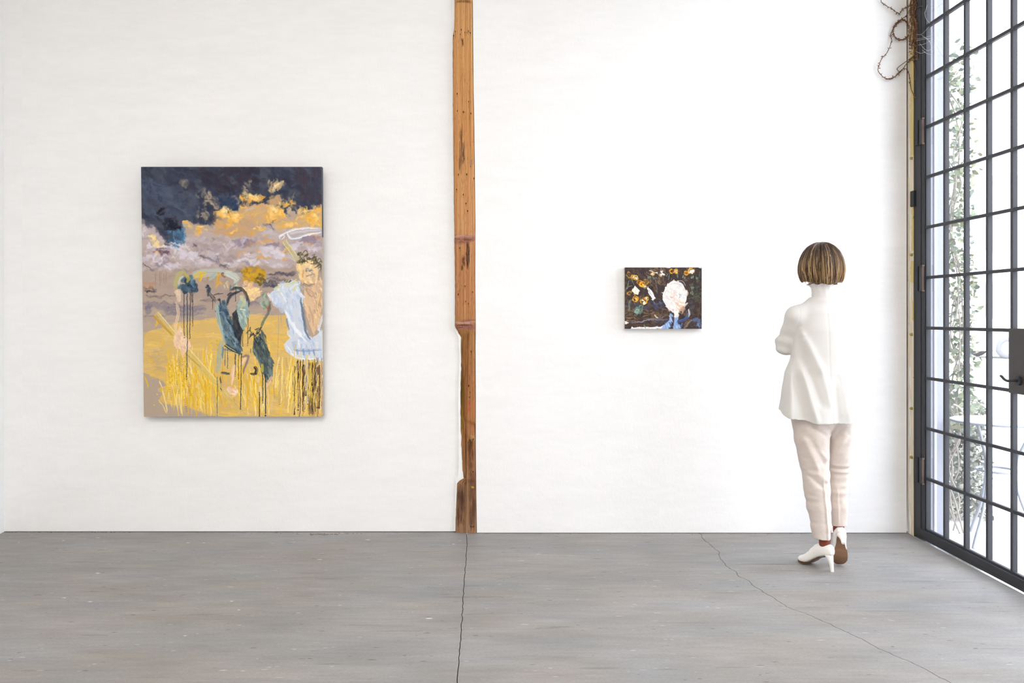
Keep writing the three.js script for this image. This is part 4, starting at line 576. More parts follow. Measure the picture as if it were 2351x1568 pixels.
  for (const [q, w, col] of [[[[1190, 500], [1300, 510], [1380, 570]], 2.4, [206, 198, 196]], [[[1240, 470], [1350, 490], [1400, 540]], 2, [190, 184, 184]], [[[1310, 690], [1330, 740], [1310, 790]], 2.4, [150, 146, 154]], [[[1340, 700], [1350, 760]], 1.6, [178, 172, 178]], [[[1150, 770], [1200, 760], [1230, 730]], 2, [200, 172, 160]], [[[1250, 860], [1330, 920], [1400, 930]], 3, [214, 172, 146]], [[[1280, 900], [1350, 970]], 2, [206, 166, 140]], [[[1180, 1000], [1220, 1010]], 4, [206, 176, 172]], [[[1430, 640], [1470, 680], [1450, 760]], 3.4, [240, 216, 200]], [[[1100, 500], [1130, 460], [1200, 455]], 1.2, [110, 100, 96]], [[[1270, 450], [1380, 460], [1440, 560]], 1.6, [236, 230, 226]]]) brush(x, P(q), w, col, { a: 0.7 });
  wash(x, P([[1230, 1040], [1310, 1010], [1300, 1150], [1210, 1140]]), [[250, 240, 232], [244, 226, 214]], { n: 16, len: 8, w: 3, ang: 1.4, a: 0.8 }); brush(x, P([[1310, 1020], [1400, 960], [1360, 1090]]), 7, [196, 152, 122]); brush(x, P([[1490, 980], [1510, 1080], [1480, 1140]]), 5, [238, 226, 214]); brush(x, P([[1410, 940], [1480, 860]]), 4, [250, 244, 240]);
  const BL = [[146, 178, 222], [174, 200, 234], [122, 152, 200]];
  wash(x, P([[980, 1362], [1010, 1290], [1120, 1200], [1140, 1080], [1190, 1080], [1180, 1200], [1110, 1362]]), BL, { n: 44, len: 10, w: 3, ang: 1.3, spread: 0.5, a: 0.75 }); wash(x, P([[1200, 1362], [1220, 1150], [1290, 1140], [1280, 1230], [1340, 1330], [1330, 1362]]), BL, { n: 36, len: 10, w: 3, ang: 1.3, spread: 0.5, a: 0.75 }); brush(x, P([[1270, 1220], [1390, 1200], [1470, 1120], [1470, 1040]]), 6, [70, 104, 172]); brush(x, P([[1130, 1240], [1160, 1330]]), 4, [84, 108, 160]); brush(x, P([[1180, 1130], [1200, 1200]]), 3, [96, 74, 62]); puff(x, ...p1(1430, 1020), 4, 4, [[96, 118, 152]], 10); brush(x, P([[1340, 1330], [1380, 1250]]), 7, [78, 104, 158]);
  smear(x, W, H, 2.6, 26, 85, 3);
  seed = keep;
  const face = new THREE.MeshPhysicalMaterial({ map: canvasTexture(x.canvas), bumpMap: relief(x, W, H, 1.3), bumpScale: 0.001, roughness: 0.7, specularIntensity: 0.4 });
  const D = 5.005, depth = 0.04, w = 177 / FOCAL * (D - depth), h = 141 / FOCAL * (D - depth), c = at(1522.5, 684.5, D - depth);
  const p = group('painting', [c.x, c.y - h / 2, WALL_Z + 0.001]);
  tag(p, 'small oil painting of a pale head among yellow flowers on dark brown', 'painting');
  part('painted_canvas', new THREE.PlaneGeometry(w, h).translate(0, h / 2, depth + 0.0006), face, p);
  part('canvas_edge', rbox(-w / 2, w / 2, 0, h, 0, depth, 0.003), mat({ color: lin(0.8, 0.77, 0.72), roughness: 0.85, bumpMap: plasterBump, bumpScale: 0.001 }), p);
}

// ------------------------------------------------------------------ woman seen from behind, arms crossed
{
  const D0 = 4.32, person = group('person', [0, 0, 0]);
  tag(person, 'woman with bobbed hair in white blazer and beige trousers, seen from behind', 'person');
  const weave = dataTexture(256, 256, (x, y) => { const v = 128 + 60 * Math.sin(x * Math.PI / 2) * Math.sin(y * Math.PI / 2) + 60 * (noiseAt(nb, 256, 256, x, y) - 0.5); return [v, v, v]; }); weave.repeat.set(16, 16);
  const linenTone = dataTexture(256, 256, (x, y) => { const v = 236 + 14 * (noiseAt(nb, 256, 256, x, y / 9) - 0.5) + 14 * (noiseAt(nb, 256, 256, x / 9 + 3, y) - 0.5); return [v, v, v]; }, true); linenTone.repeat.set(7, 7);
  const fabric = (r, g, b, sheen = 0.3, tone = null) => new THREE.MeshPhysicalMaterial({ color: lin(r, g, b), map: tone, roughness: 0.85, sheen, sheenRoughness: 0.5, sheenColor: lin(1, 1, 1), bumpMap: weave, bumpScale: 0.0004 });
  const blazerMat = fabric(0.68, 0.66, 0.63), trouserMat = fabric(0.79, 0.69, 0.62, 0.25, linenTone), neckMat = fabric(0.7, 0.67, 0.65);
  const skin = mat({ color: lin(0.62, 0.4, 0.3), roughness: 0.55 }), sockMat = fabric(0.2, 0.045, 0.02, 0.1);
  const leather = new THREE.MeshPhysicalMaterial({ color: lin(0.84, 0.82, 0.78), roughness: 0.38, clearcoat: 0.3, clearcoatRoughness: 0.3 });
  const soleMat = mat({ color: lin(0.22, 0.11, 0.055), roughness: 0.55, map: linenTone });
  const nz = (x, y, s) => noiseAt(nb, 256, 256, x * s + 50, y * s + 50) - 0.5;

  // blazer ------------------------------------------------------
  const body = [[0.70, 1.731, 0.232, 0.168], [0.836, 1.7317, 0.221, 0.16], [0.925, 1.728, 0.204, 0.146], [1.035, 1.7245, 0.182, 0.13], [1.128, 1.742, 0.166, 0.122], [1.268, 1.744, 0.15, 0.118], [1.362, 1.754, 0.146, 0.1], [1.42, 1.747, 0.085, 0.075], [1.47, 1.745, 0.058, 0.062]];
  const bcx = table(body, 1), ba = table(body, 2), bb = table(body, 3), CZ = -D0;
  const sL = at(1829, 727, D0), eL = at(1804, 790, 4.40), wL = V(1.76, 1.225, -4.515), sR = at(1945, 711, D0), eR = at(1941, 800, 4.39), wR = V(1.745, 1.175, -4.5), nk = V(1.746, 1.41, CZ);
  const ridge = (u, v, u0, v0, u1, v1, w, a) => { const du = u1 - u0, dv = v1 - v0, t = ((u - u0) * du + (v - v0) * dv) / (du * du + dv * dv); if (t < -0.2 || t > 1.2) return 0; const q = Math.hypot(u - u0 - du * t, v - v0 - dv * t); return a * Math.exp(-q * q / (w * w)) * sstep(-0.2, 0.1, t) * sstep(1.2, 0.9, t); };
  const blazerField = (x, y, z) => {
    const cx = bcx(y), a = ba(y), b = bb(y);
    let fold = 0; const back = z - CZ;
    const u = 1142 + x * 440.5, v = 725 + (1.35 - y) * 440.5;
    if (back > 0.02) {
      const k = sstep(0.02, 0.08, back);
      fold += ridge(u, v, 1852, 775, 1884, 850, 9, 0.011) + ridge(u, v, 1884, 850, 1902, 930, 8, 0.009) - ridge(u, v, 1838, 785, 1862, 860, 9, 0.012) - ridge(u, v, 1862, 860, 1882, 930, 8, 0.009);
      fold += ridge(u, v, 1846, 860, 1868, 965, 8, 0.013) - ridge(u, v, 1834, 850, 1845, 965, 9, 0.011) + ridge(u, v, 1826, 860, 1818, 965, 8, 0.01) - ridge(u, v, 1812, 850, 1802, 950, 6, 0.007);
      fold += ridge(u, v, 1838, 735, 1850, 770, 8, 0.008) - ridge(u, v, 1834, 760, 1848, 745, 7, 0.006) - ridge(u, v, 1916, 890, 1920, 965, 6, 0.004) + ridge(u, v, 1935, 860, 1945, 965, 10, 0.006);
      fold -= 0.0013 * Math.exp(-(((u - 1904 - (v - 800) * 0.01) / 1.8) ** 2)) * sstep(690, 720, v);
      fold += 0.004 * nz(u / 30, v / 60, 1); fold *= k;
    }
    if (back < -0.05 && y < 1.4) fold -= 0.005 * Math.exp(-(((x - 1.752) / 0.006) ** 2));      // front opening
    const th = Math.atan2(z - CZ, x - cx); fold += 0.006 * Math.sin(th * 7 + 1) * sstep(1.02, 0.82, y);
    let d = (Math.hypot((x - cx) / a, (z - CZ) / b) - 1) * Math.min(a, b) * 0.92 - fold;
    d = Math.max(d, y - 1.447 - (z - CZ) * 0.1);
    d = smin(d, capsule(x, y, z, nk, sL, 0.05, 0.052), 0.03); d = smin(d, capsule(x, y, z, nk, sR, 0.05, 0.054), 0.03);
    const hem = 0.838 - 0.05 * clamp((z - CZ) / 0.16) + 0.01 * clamp((CZ - z) / 0.16);
    d = Math.max(d, hem - y);
    const wr = 0.004 * Math.sin(y * 95 + x * 30) * sstep(1.32, 1.2, y) + 0.004 * nz(x * 14 + z * 9, y * 20, 1);
    const armL = Math.min(capsule(x, y, z, sL, eL, 0.055, 0.051), smin(capsule(x, y, z, sL, eL, 0.05, 0.05), capsule(x, y, z, eL, wL, 0.05, 0.038), 0.03)) + wr;
    const armR = Math.min(capsule(x, y, z, sR, eR, 0.056, 0.049), smin(capsule(x, y, z, sR, eR, 0.05, 0.048), capsule(x, y, z, eR, wR, 0.049, 0.038), 0.03)) + wr * 0.6;
    const seamL = 0.0025 * Math.exp(-(((x - 1.6 + (1.36 - y) * 0.1) / 0.004) ** 2)) * sstep(1.22, 1.3, y);
    d = smin(d, armL + seamL, lerp(0.012, 0.03, sstep(1.25, 1.36, y))); d = smin(d, armR, 0.03);
    return Math.max(d, y - 1.452);
  };
  part('blazer', netMesh(blazerField, [1.46, 0.76, -4.6], [2.02, 1.48, -4.1], 0.0046), blazerMat, person);
  // cuffs end where the hands begin; neck of the sweater with a ruffled rim
  {
    const rings = [], N = 64;
    for (const [y, r, w] of [[1.425, 0.062, 0], [1.445, 0.0585, 0.0006], [1.455, 0.0545, 0.001], [1.464, 0.056, 0.0012], [1.472, 0.0535, 0.001], [1.482, 0.055, 0.001], [1.497, 0.0555, 0.002], [1.51, 0.062, 0.004], [1.518, 0.071, 0.008], [1.52, 0.075, 0.011], [1.517, 0.069, 0.008], [1.503, 0.05, 0.002]])
      rings.push([...Array(N)].map((_, i) => { const t = i / N * Math.PI * 2, q = r + w * Math.sin(t * 11 + y * 60) * 0.7; return V(1.742 + Math.cos(t) * q * 0.98, y + w * 0.5 * Math.sin(t * 9), -4.322 - Math.sin(t) * q); }));
    part('turtleneck', loft(rings), neckMat, person);
  }
  // trousers ------------------------------------------------------
  const legL = [[1862, 950, 4.32, 0.099], [1864, 1005, 4.315, 0.089], [1868, 1045, 4.31, 0.079], [1873, 1091, 4.30, 0.0665], [1875, 1120, 4.30, 0.0665], [1880, 1163, 4.295, 0.0605], [1884.5, 1206, 4.29, 0.0505], [1886, 1250, 4.285, 0.0395]].map(([u, v, d, r]) => [at(u, v, d), r]);
  const legR = [[1928, 950, 4.32, 0.076], [1928, 1005, 4.335, 0.064], [1926.5, 1045, 4.36, 0.057], [1925, 1080, 4.38, 0.054], [1924.5, 1120, 4.375, 0.0505], [1926, 1163, 4.365, 0.045], [1927, 1222, 4.36, 0.037]].map(([u, v, d, r]) => [at(u, v, d), r]);
  const chain = (x, y, z, c) => { let d = 9; for (let i = 0; i < c.length - 1; i++) d = smin(d, capsule(x, y, z, c[i][0], c[i + 1][0], c[i][1], c[i + 1][1]), 0.012); return d; };
  const hip = V(1.738, 0.9, CZ);
  const trouserField = (x, y, z) => {
    const u = 1142 + x * 430, v = 725 + (1.35 - y) * 430, back = sstep(-0.04, 0.03, z + 4.34);
    let L = chain(x, y, z, legL), R = chain(x, y, z, legR);
    const wr = 0.006 * nz(x * 22 + y * 12, y * 16 - x * 14, 1) + 0.0035 * nz(x * 40, y * 52, 1);
    L -= wr + back * (ridge(u, v, 1879, 1108, 1893, 1240, 2.6, 0.007) - ridge(u, v, 1848, 1000, 1880, 1060, 6, 0.007) + ridge(u, v, 1836, 1005, 1866, 1072, 6, 0.008) - ridge(u, v, 1850, 1088, 1880, 1116, 5, 0.006) + ridge(u, v, 1862, 1082, 1890, 1100, 6, 0.006) - ridge(u, v, 1850, 975, 1884, 996, 5, 0.007) + ridge(u, v, 1868, 1030, 1890, 1050, 5, 0.005));
    R -= wr * 0.8 + back * (0.006 * Math.exp(-(((v - 1071) / 4) ** 2)) - 0.009 * Math.exp(-(((v - 1079) / 3) ** 2)) + 0.006 * Math.exp(-(((v - 1086) / 4) ** 2)) + ridge(u, v, 1910, 1055, 1935, 1000, 7, 0.007) - ridge(u, v, 1906, 1030, 1924, 985, 6, 0.006) + ridge(u, v, 1927, 1130, 1929, 1205, 2.5, 0.005) + 0.0025 * Math.sin(v * 0.35) * sstep(1085, 1100, v) * sstep(1170, 1130, v));
    L = Math.max(L, 0.165 - y - (x - 1.74) * 0.05); R = Math.max(R, 0.213 - y + (z + 4.36) * 0.15);
    let d = smin(L, R, 0.006 + 0.03 * sstep(0.72, 0.82, y));
    d = smin(d, ellipsoid(x, y, z, hip, 0.168, 0.15, 0.118), 0.05);
    return Math.max(d, y - 1.0);
  };
  part('trousers', netMesh(trouserField, [1.54, 0.13, -4.5], [1.95, 1.02, -4.16], 0.0046), trouserMat, person);
  // body ------------------------------------------------------
  const headC = V(1.7436, 1.622, -4.352);
  const headField = (x, y, z) => {
    let d = ellipsoid(x, y, z, headC, 0.076, 0.104, 0.09);
    d = smin(d, ellipsoid(x, y, z, V(headC.x, headC.y - 0.06, headC.z - 0.035), 0.05, 0.055, 0.05), 0.04);       // jaw
    d = smin(d, capsule(x, y, z, V(headC.x, headC.y + 0.0, headC.z - 0.088), V(headC.x, headC.y - 0.032, headC.z - 0.1), 0.008, 0.012), 0.014);
    for (const s of [-1, 1]) {
      d = Math.max(d, -ellipsoid(x, y, z, V(headC.x + s * 0.032, headC.y + 0.002, headC.z - 0.095), 0.017, 0.011, 0.016) + 0.004);
      d = smin(d, ellipsoid(x, y, z, V(headC.x + s * 0.079, headC.y - 0.01, headC.z + 0.004), 0.009, 0.029, 0.018), 0.008);
    }
    d = smin(d, capsule(x, y, z, V(headC.x - 0.02, headC.y - 0.06, headC.z - 0.086), V(headC.x + 0.02, headC.y - 0.06, headC.z - 0.086), 0.006, 0.006), 0.008);
    return smin(d, capsule(x, y, z, V(headC.x, headC.y - 0.07, headC.z + 0.02), V(1.744, 1.42, -4.325), 0.048, 0.047), 0.03);
  };
  const hand = (o, dir, across, curl) => {       // palm, four curling fingers of unequal length, thumb from the side of the palm
    const bones = [], f = dir.clone().normalize(), s = across.clone().normalize(), n = f.clone().cross(s).normalize();
    const p = (a, b, c) => o.clone().addScaledVector(f, a).addScaledVector(s, b).addScaledVector(n, c);
    for (let i = 0; i < 4; i++) bones.push([p(0, (i - 1.5) * 0.009, 0), p(0.075, (i - 1.5) * 0.019, 0), 0.014, 0.0115]);
    [0.068, 0.078, 0.073, 0.056].forEach((l, i) => { const b = (i - 1.5) * 0.0195, k1 = curl, k2 = curl * 2.1, q0 = [0.078, b, 0], q1 = [q0[0] + Math.cos(k1) * l * 0.45, b * 1.05, Math.sin(k1) * l * 0.45], q2 = [q1[0] + Math.cos(k2) * l * 0.32, b * 1.06, q1[2] + Math.sin(k2) * l * 0.32], q3 = [q2[0] + Math.cos(k2 * 1.3) * l * 0.25, b * 1.06, q2[2] + Math.sin(k2 * 1.3) * l * 0.25]; bones.push([p(...q0), p(...q1), 0.0092, 0.0086], [p(...q1), p(...q2), 0.0086, 0.008], [p(...q2), p(...q3), 0.008, 0.0068]); });
    bones.push([p(0.015, -0.022, 0.004), p(0.045, -0.046, 0.014), 0.014, 0.0105], [p(0.045, -0.046, 0.014), p(0.075, -0.05, 0.024), 0.0105, 0.008], [p(-0.03, 0, 0), p(0.02, 0, 0), 0.025, 0.024]);
    return (x, y, z) => { let d = 9; for (const [a, b, ra, rb] of bones) d = smin(d, capsule(x, y, z, a, b, ra, rb), 0.005); return d; };
  };
  const dirL = V(1, 0.04, 0.34).normalize(), dirR = wR.clone().sub(eR).setY(0.05).normalize();
  const handL = hand(wL.clone().addScaledVector(dirL, 0.02), dirL, V(0, -1, 0.1), -0.4), handR = hand(wR.clone().addScaledVector(dirR, 0.02), dirR, V(0, -1, 0), 0.4);
  const trunk = (x, y, z) => {
    let d = capsule(x, y, z, V(1.744, 1.44, -4.325), V(1.745, 1.3, CZ), 0.046, 0.08); d = smin(d, ellipsoid(x, y, z, V(1.745, 1.24, CZ), 0.12, 0.16, 0.085), 0.04); d = smin(d, ellipsoid(x, y, z, V(1.74, 0.96, CZ), 0.13, 0.15, 0.09), 0.06);
    for (const [a, b, c] of [[sL, eL, wL], [sR, eR, wR]]) { d = smin(d, capsule(x, y, z, V(1.746, 1.37, CZ), a, 0.05, 0.042), 0.03); d = smin(d, capsule(x, y, z, a, b, 0.04, 0.035), 0.02); d = smin(d, capsule(x, y, z, b, c, 0.035, 0.024), 0.01); }
    for (const c of [legL, legR]) for (let i = 0; i < c.length - 1; i++) d = smin(d, capsule(x, y, z, c[i][0], c[i + 1][0], c[i][1] * 0.72, c[i + 1][1] * 0.62), 0.015);
    d = Math.max(d, 0.17 - y);
    return d;
  };
  const span = (p, r) => [[p.x - r, p.y - r, p.z - r], [p.x + r, p.y + r, p.z + r]];
  const geos = [netMesh(trunk, [1.45, 0.08, -4.6], [2.02, 1.45, -4.15], 0.011), netMesh(headField, [1.63, 1.4, -4.5], [1.86, 1.75, -4.22], 0.0042), netMesh(handL, ...span(wL.clone().addScaledVector(dirL, 0.08), 0.13), 0.0034), netMesh(handR, ...span(wR.clone().addScaledVector(dirR, 0.08), 0.13), 0.0034)];
  part('body', mergeGeometries(geos), skin, person);
  for (const s of [-1, 1]) {
    const eye = part('eye', new THREE.SphereGeometry(0.0115, 18, 12).scale(1, 0.72, 1).translate(headC.x + s * 0.032, headC.y + 0.001, headC.z - 0.0745), mat({ color: lin(0.8, 0.78, 0.75), roughness: 0.25 }), person);
    part('iris', new THREE.SphereGeometry(0.0055, 14, 10).translate(headC.x + s * 0.032, headC.y + 0.001, headC.z - 0.0822), mat({ color: lin(0.06, 0.05, 0.04), roughness: 0.2 }), eye);
    part('eyebrow', tube([V(headC.x + s * 0.016, headC.y + 0.02, headC.z - 0.0895), V(headC.x + s * 0.034, headC.y + 0.025, headC.z - 0.0835), V(headC.x + s * 0.05, headC.y + 0.02, headC.z - 0.071)], 0.0026, 10, 6), mat({ color: lin(0.12, 0.07, 0.04), roughness: 0.9 }), person);
  }
  part('lips', tube([V(headC.x - 0.02, headC.y - 0.06, headC.z - 0.087), V(headC.x, headC.y - 0.059, headC.z - 0.0945), V(headC.x + 0.02, headC.y - 0.06, headC.z - 0.087)], 0.005, 12, 8), mat({ color: lin(0.45, 0.16, 0.13), roughness: 0.5 }), person);
  // hair: a bob of combed locks ------------------------------------------------------
  {
    const hc = V(1.7436, 0, -4.338), prof = [[0.0, 0.02, 1.744], [0.1, 0.3, 1.739], [0.22, 0.56, 1.722], [0.34, 0.77, 1.694], [0.46, 0.905, 1.661], [0.58, 0.975, 1.625], [0.7, 1.0, 1.59], [0.82, 0.985, 1.556], [0.92, 0.94, 1.531], [1, 0.87, 1.513]];
    const pr = table(prof, 1), py = table(prof, 2);
    const pointAt = (phi, t, k, lift) => {
      const side = Math.abs(Math.sin(phi)), frontish = clamp(-Math.cos(phi)), y = py(t) + (t > 0.5 ? (t - 0.5) * 2 * (0.02 * side + 0.012 * frontish) : 0) + lift * sstep(0.5, 1, t);
      const rx = 0.1165 * (phi < 0 && t > 0.8 ? 0.97 : 1), q = pr(t) * k; return V(hc.x + Math.sin(phi) * q * rx, y + (k - 1) * 0.08 * (1 - t), hc.z + Math.cos(phi) * q * 0.122);
    };
    // underlying cap, open at the face
    const N = 72, rings = [], pos = [], index = [];
    const K = 26; for (let j = 0; j <= K; j++) for (let i = 0; i <= N; i++) { const phi = lerp(-2.25, 2.25, i / N), t = lerp(0.0, 1, j / K), p = pointAt(phi, t, 0.965, 0); pos.push(p.x, p.y, p.z); }
    for (let j = 0; j < K; j++) for (let i = 0; i < N; i++) { const a = j * (N + 1) + i; index.push(a, a + N + 1, a + 1, a + 1, a + N + 1, a + N + 2); }
    const cap = new THREE.BufferGeometry(); cap.setAttribute('position', new THREE.BufferAttribute(new Float32Array(pos), 3)); cap.setIndex(index); cap.computeVertexNormals();
    // crown above the forehead
    const keep = seed; seed = 606;
    const list = [cap.toNonIndexed()]; const tones = [[0.026, 0.0135, 0.0075], [0.05, 0.027, 0.013], [0.12, 0.066, 0.029], [0.34, 0.2, 0.092], [0.55, 0.37, 0.19]];
    const colour = (g, f) => { const n = g.attributes.position.count, c = new Float32Array(n * 3); for (let i = 0; i < n; i++) { const q = f(g.attributes.position, i); c.set(q, i * 3); } g.setAttribute('color', new THREE.BufferAttribute(c, 3)); g.deleteAttribute('uv'); return g; };
    colour(list[0], () => [0.14, 0.08, 0.038]);
    for (let s = 0; s < 620; s++) {
      const front = s > 520, phi0 = front ? (rnd() < 0.5 ? -1 : 1) * rr(2.05, 2.75) : rr(-2.3, 2.3), layer = rr(0.97, 1.022), drift = rr(-0.16, 0.16) + 0.05, wave = rr(0, 6), lift = rr(-0.009, 0.012), t0 = rr(0.0, 0.12), pts = [], n = 13, endT = rr(0.95, 1.0);
      for (let i = 0; i <= n; i++) { const t = lerp(t0, endT, i / n), phi = phi0 + drift * (t - 0.5) + 0.03 * Math.sin(t * 5 + wave); pts.push(pointAt(front ? phi + Math.sign(phi0) * -0.35 * t : phi, t, layer * (1 - 0.03 * (t > 0.9 ? (t - 0.9) * 10 : 0)), lift)); }
      const g = tube(pts, 1, 18, 4).toNonIndexed(), p = g.attributes.position, tone = Math.floor(Math.pow(rnd(), 1.35) * 3.6), w = rr(0.0013, 0.0028), blond = rnd();
      const curve = new THREE.CatmullRomCurve3(pts, false, 'centripetal'), cs = [...Array(19)].map((_, i) => curve.getPointAt(i / 18));
      const src = tube(pts, 1, 18, 4), sp = src.attributes.position, par = new Float32Array(sp.count);
      for (let i = 0; i < sp.count; i++) { const ring = Math.floor(i / 5), c = cs[ring], k = w * Math.sqrt(Math.max(0.05, 1 - Math.pow(ring / 18, 6))); sp.setXYZ(i, c.x + (sp.getX(i) - c.x) * k, c.y + (sp.getY(i) - c.y) * k, c.z + (sp.getZ(i) - c.z) * k); par[i] = ring / 18; }
      src.computeVertexNormals();
      // dyed lengths: highlights and paler ends over brown roots
      const A = tones[tone], Bt = tones[Math.min(4, tone + (blond < 0.45 ? 1 : blond < 0.85 ? 2 : 3))], col = new Float32Array(sp.count * 3);
      for (let i = 0; i < sp.count; i++) { const k = sstep(0.25, 0.85, par[i] + rr(-0.05, 0.05)); for (let c = 0; c < 3; c++) col[i * 3 + c] = lerp(A[c], Bt[c], k); }
      src.setAttribute('color', new THREE.BufferAttribute(col, 3)); src.deleteAttribute('uv'); list.push(src.toNonIndexed());
    }
    seed = keep;
    const hairMat = new THREE.MeshPhysicalMaterial({ vertexColors: true, roughness: 0.42, sheen: 0.3, sheenColor: lin(0.9, 0.75, 0.5), sheenRoughness: 0.4 });
    part('hair', mergeGeometries(list), hairMat, person);
  }
  // socks and shoes ------------------------------------------------------
  part('sock', loft([[1.7435, 0.215, -4.288, 0.031], [1.744, 0.16, -4.29, 0.03], [1.744, 0.135, -4.293, 0.029], [1.742, 0.105, -4.295, 0.02]].map(([x, y, z, r]) => [...Array(20)].map((_, i) => V(x + Math.cos(i / 20 * 6.2832) * r, y, z - Math.sin(i / 20 * 6.2832) * r))).reverse()), sockMat, person);
  part('sock', loft([[1.847, 0.25, -4.362, 0.029], [1.846, 0.2, -4.36, 0.029], [1.846, 0.17, -4.362, 0.026]].map(([x, y, z, r]) => [...Array(20)].map((_, i) => V(x + Math.cos(i / 20 * 6.2832) * r, y, z - Math.sin(i / 20 * 6.2832) * r))).reverse()), sockMat, person);
  const sect = [[0.014, 0.098, 0.118, 0.006], [0.009, 0.089, 0.138, 0.018], [-0.004, 0.085, 0.146, 0.0255], [-0.022, 0.081, 0.147, 0.0315], [-0.045, 0.074, 0.146, 0.0345], [-0.07, 0.063, 0.143, 0.0345], [-0.095, 0.047, 0.13, 0.0345], [-0.12, 0.028, 0.106, 0.0365], [-0.142, 0.014, 0.079, 0.0385], [-0.165, 0.008, 0.059, 0.038], [-0.187, 0.007, 0.046, 0.033], [-0.205, 0.008, 0.037, 0.024], [-0.217, 0.011, 0.029, 0.0125], [-0.221, 0.016, 0.023, 0.004]];
  const N = 36, ring = ([z, b, t, w]) => [...Array(N)].map((_, i) => { const q = i / N * 6.2832, c = Math.cos(q), s = Math.sin(q), e = s < 0 ? 0.55 : 0.9; return V(Math.sign(c) * Math.pow(Math.abs(c), 0.75) * w * (s > 0 ? lerp(1, 0.82, s) : 1), (b + t) / 2 + Math.sign(s) * Math.pow(Math.abs(s), e) * (t - b) / 2, z); });
  const smooth = (rows, n) => { const f = [1, 2, 3].map((k) => table([...rows].reverse(), k)), z0 = rows[0][0], z1 = rows.at(-1)[0]; return [...Array(n)].map((_, i) => { const t = i / (n - 1), z = lerp(z0, z1, 0.5 - 0.5 * Math.cos(Math.PI * t)); return [z, f[0](z), f[1](z), f[2](z)]; }); };
  const upperGeo = loft(smooth(sect, 44).map(ring));
  const soleRows = smooth(sect.slice(2), 34), soleGeo = loft(soleRows.map(([z, b, t, w]) => { const r = w * (z > -0.1 ? lerp(0.62, 0.98, sstep(-0.06, -0.13, z)) : 0.98); return [[1, 0.0], [1, 0.004], [-1, 0.004], [-1, 0.0]].flatMap(([s, o], k) => [V(s * r, b - 0.006 + o, z), V(s * r * (k % 2 ? 0.5 : 0.5), b - 0.0065 + (o ? 0.005 : 0), z)].slice(0, 1)); }));
  const heelGeo = loft([[0.09, 0.002, 0.026, 0.036], [0.077, 0.004, 0.0225, 0.032], [0.055, 0.008, 0.0155, 0.023], [0.03, 0.011, 0.0115, 0.017], [0.004, 0.013, 0.011, 0.016]].map(([y, zb, hw, len]) => [...Array(20)].map((_, i) => { const q = i / 20 * 6.2832; return V(Math.cos(q) * hw, y + (y > 0.08 ? Math.sin(q) * 0.006 : 0), zb - len * 0.5 + Math.sin(q) * len * 0.62); })));
  const capGeo = new THREE.CylinderGeometry(0.0105, 0.0105, 0.005, 16).scale(1, 1, 0.85).translate(0, 0.0025, 0.0055);
  const shoe = (shift) => {
    const mv = (g) => g.clone().translate(...shift), s = part('shoe', mv(upperGeo), leather, person);
    tag(part('sole', mv(soleGeo), soleMat, s), 'brown leather sole'); const h = part('heel', mv(heelGeo), leather, s); part('heel_tip', mv(capGeo), leather, s); return s;
  };
  const left = shoe([0, 0, 0]); left.position.set(1.764, 0, -4.258); left.rotation.y = 0.52; left.scale.setScalar(0.95);
  const right = shoe([0, -0.014, 0.221]); right.position.set(1.852, 0.006, -4.372); right.rotation.set(-0.93, -0.2, 0, 'YXZ'); right.scale.set(0.98, 0.82, 0.82);
}

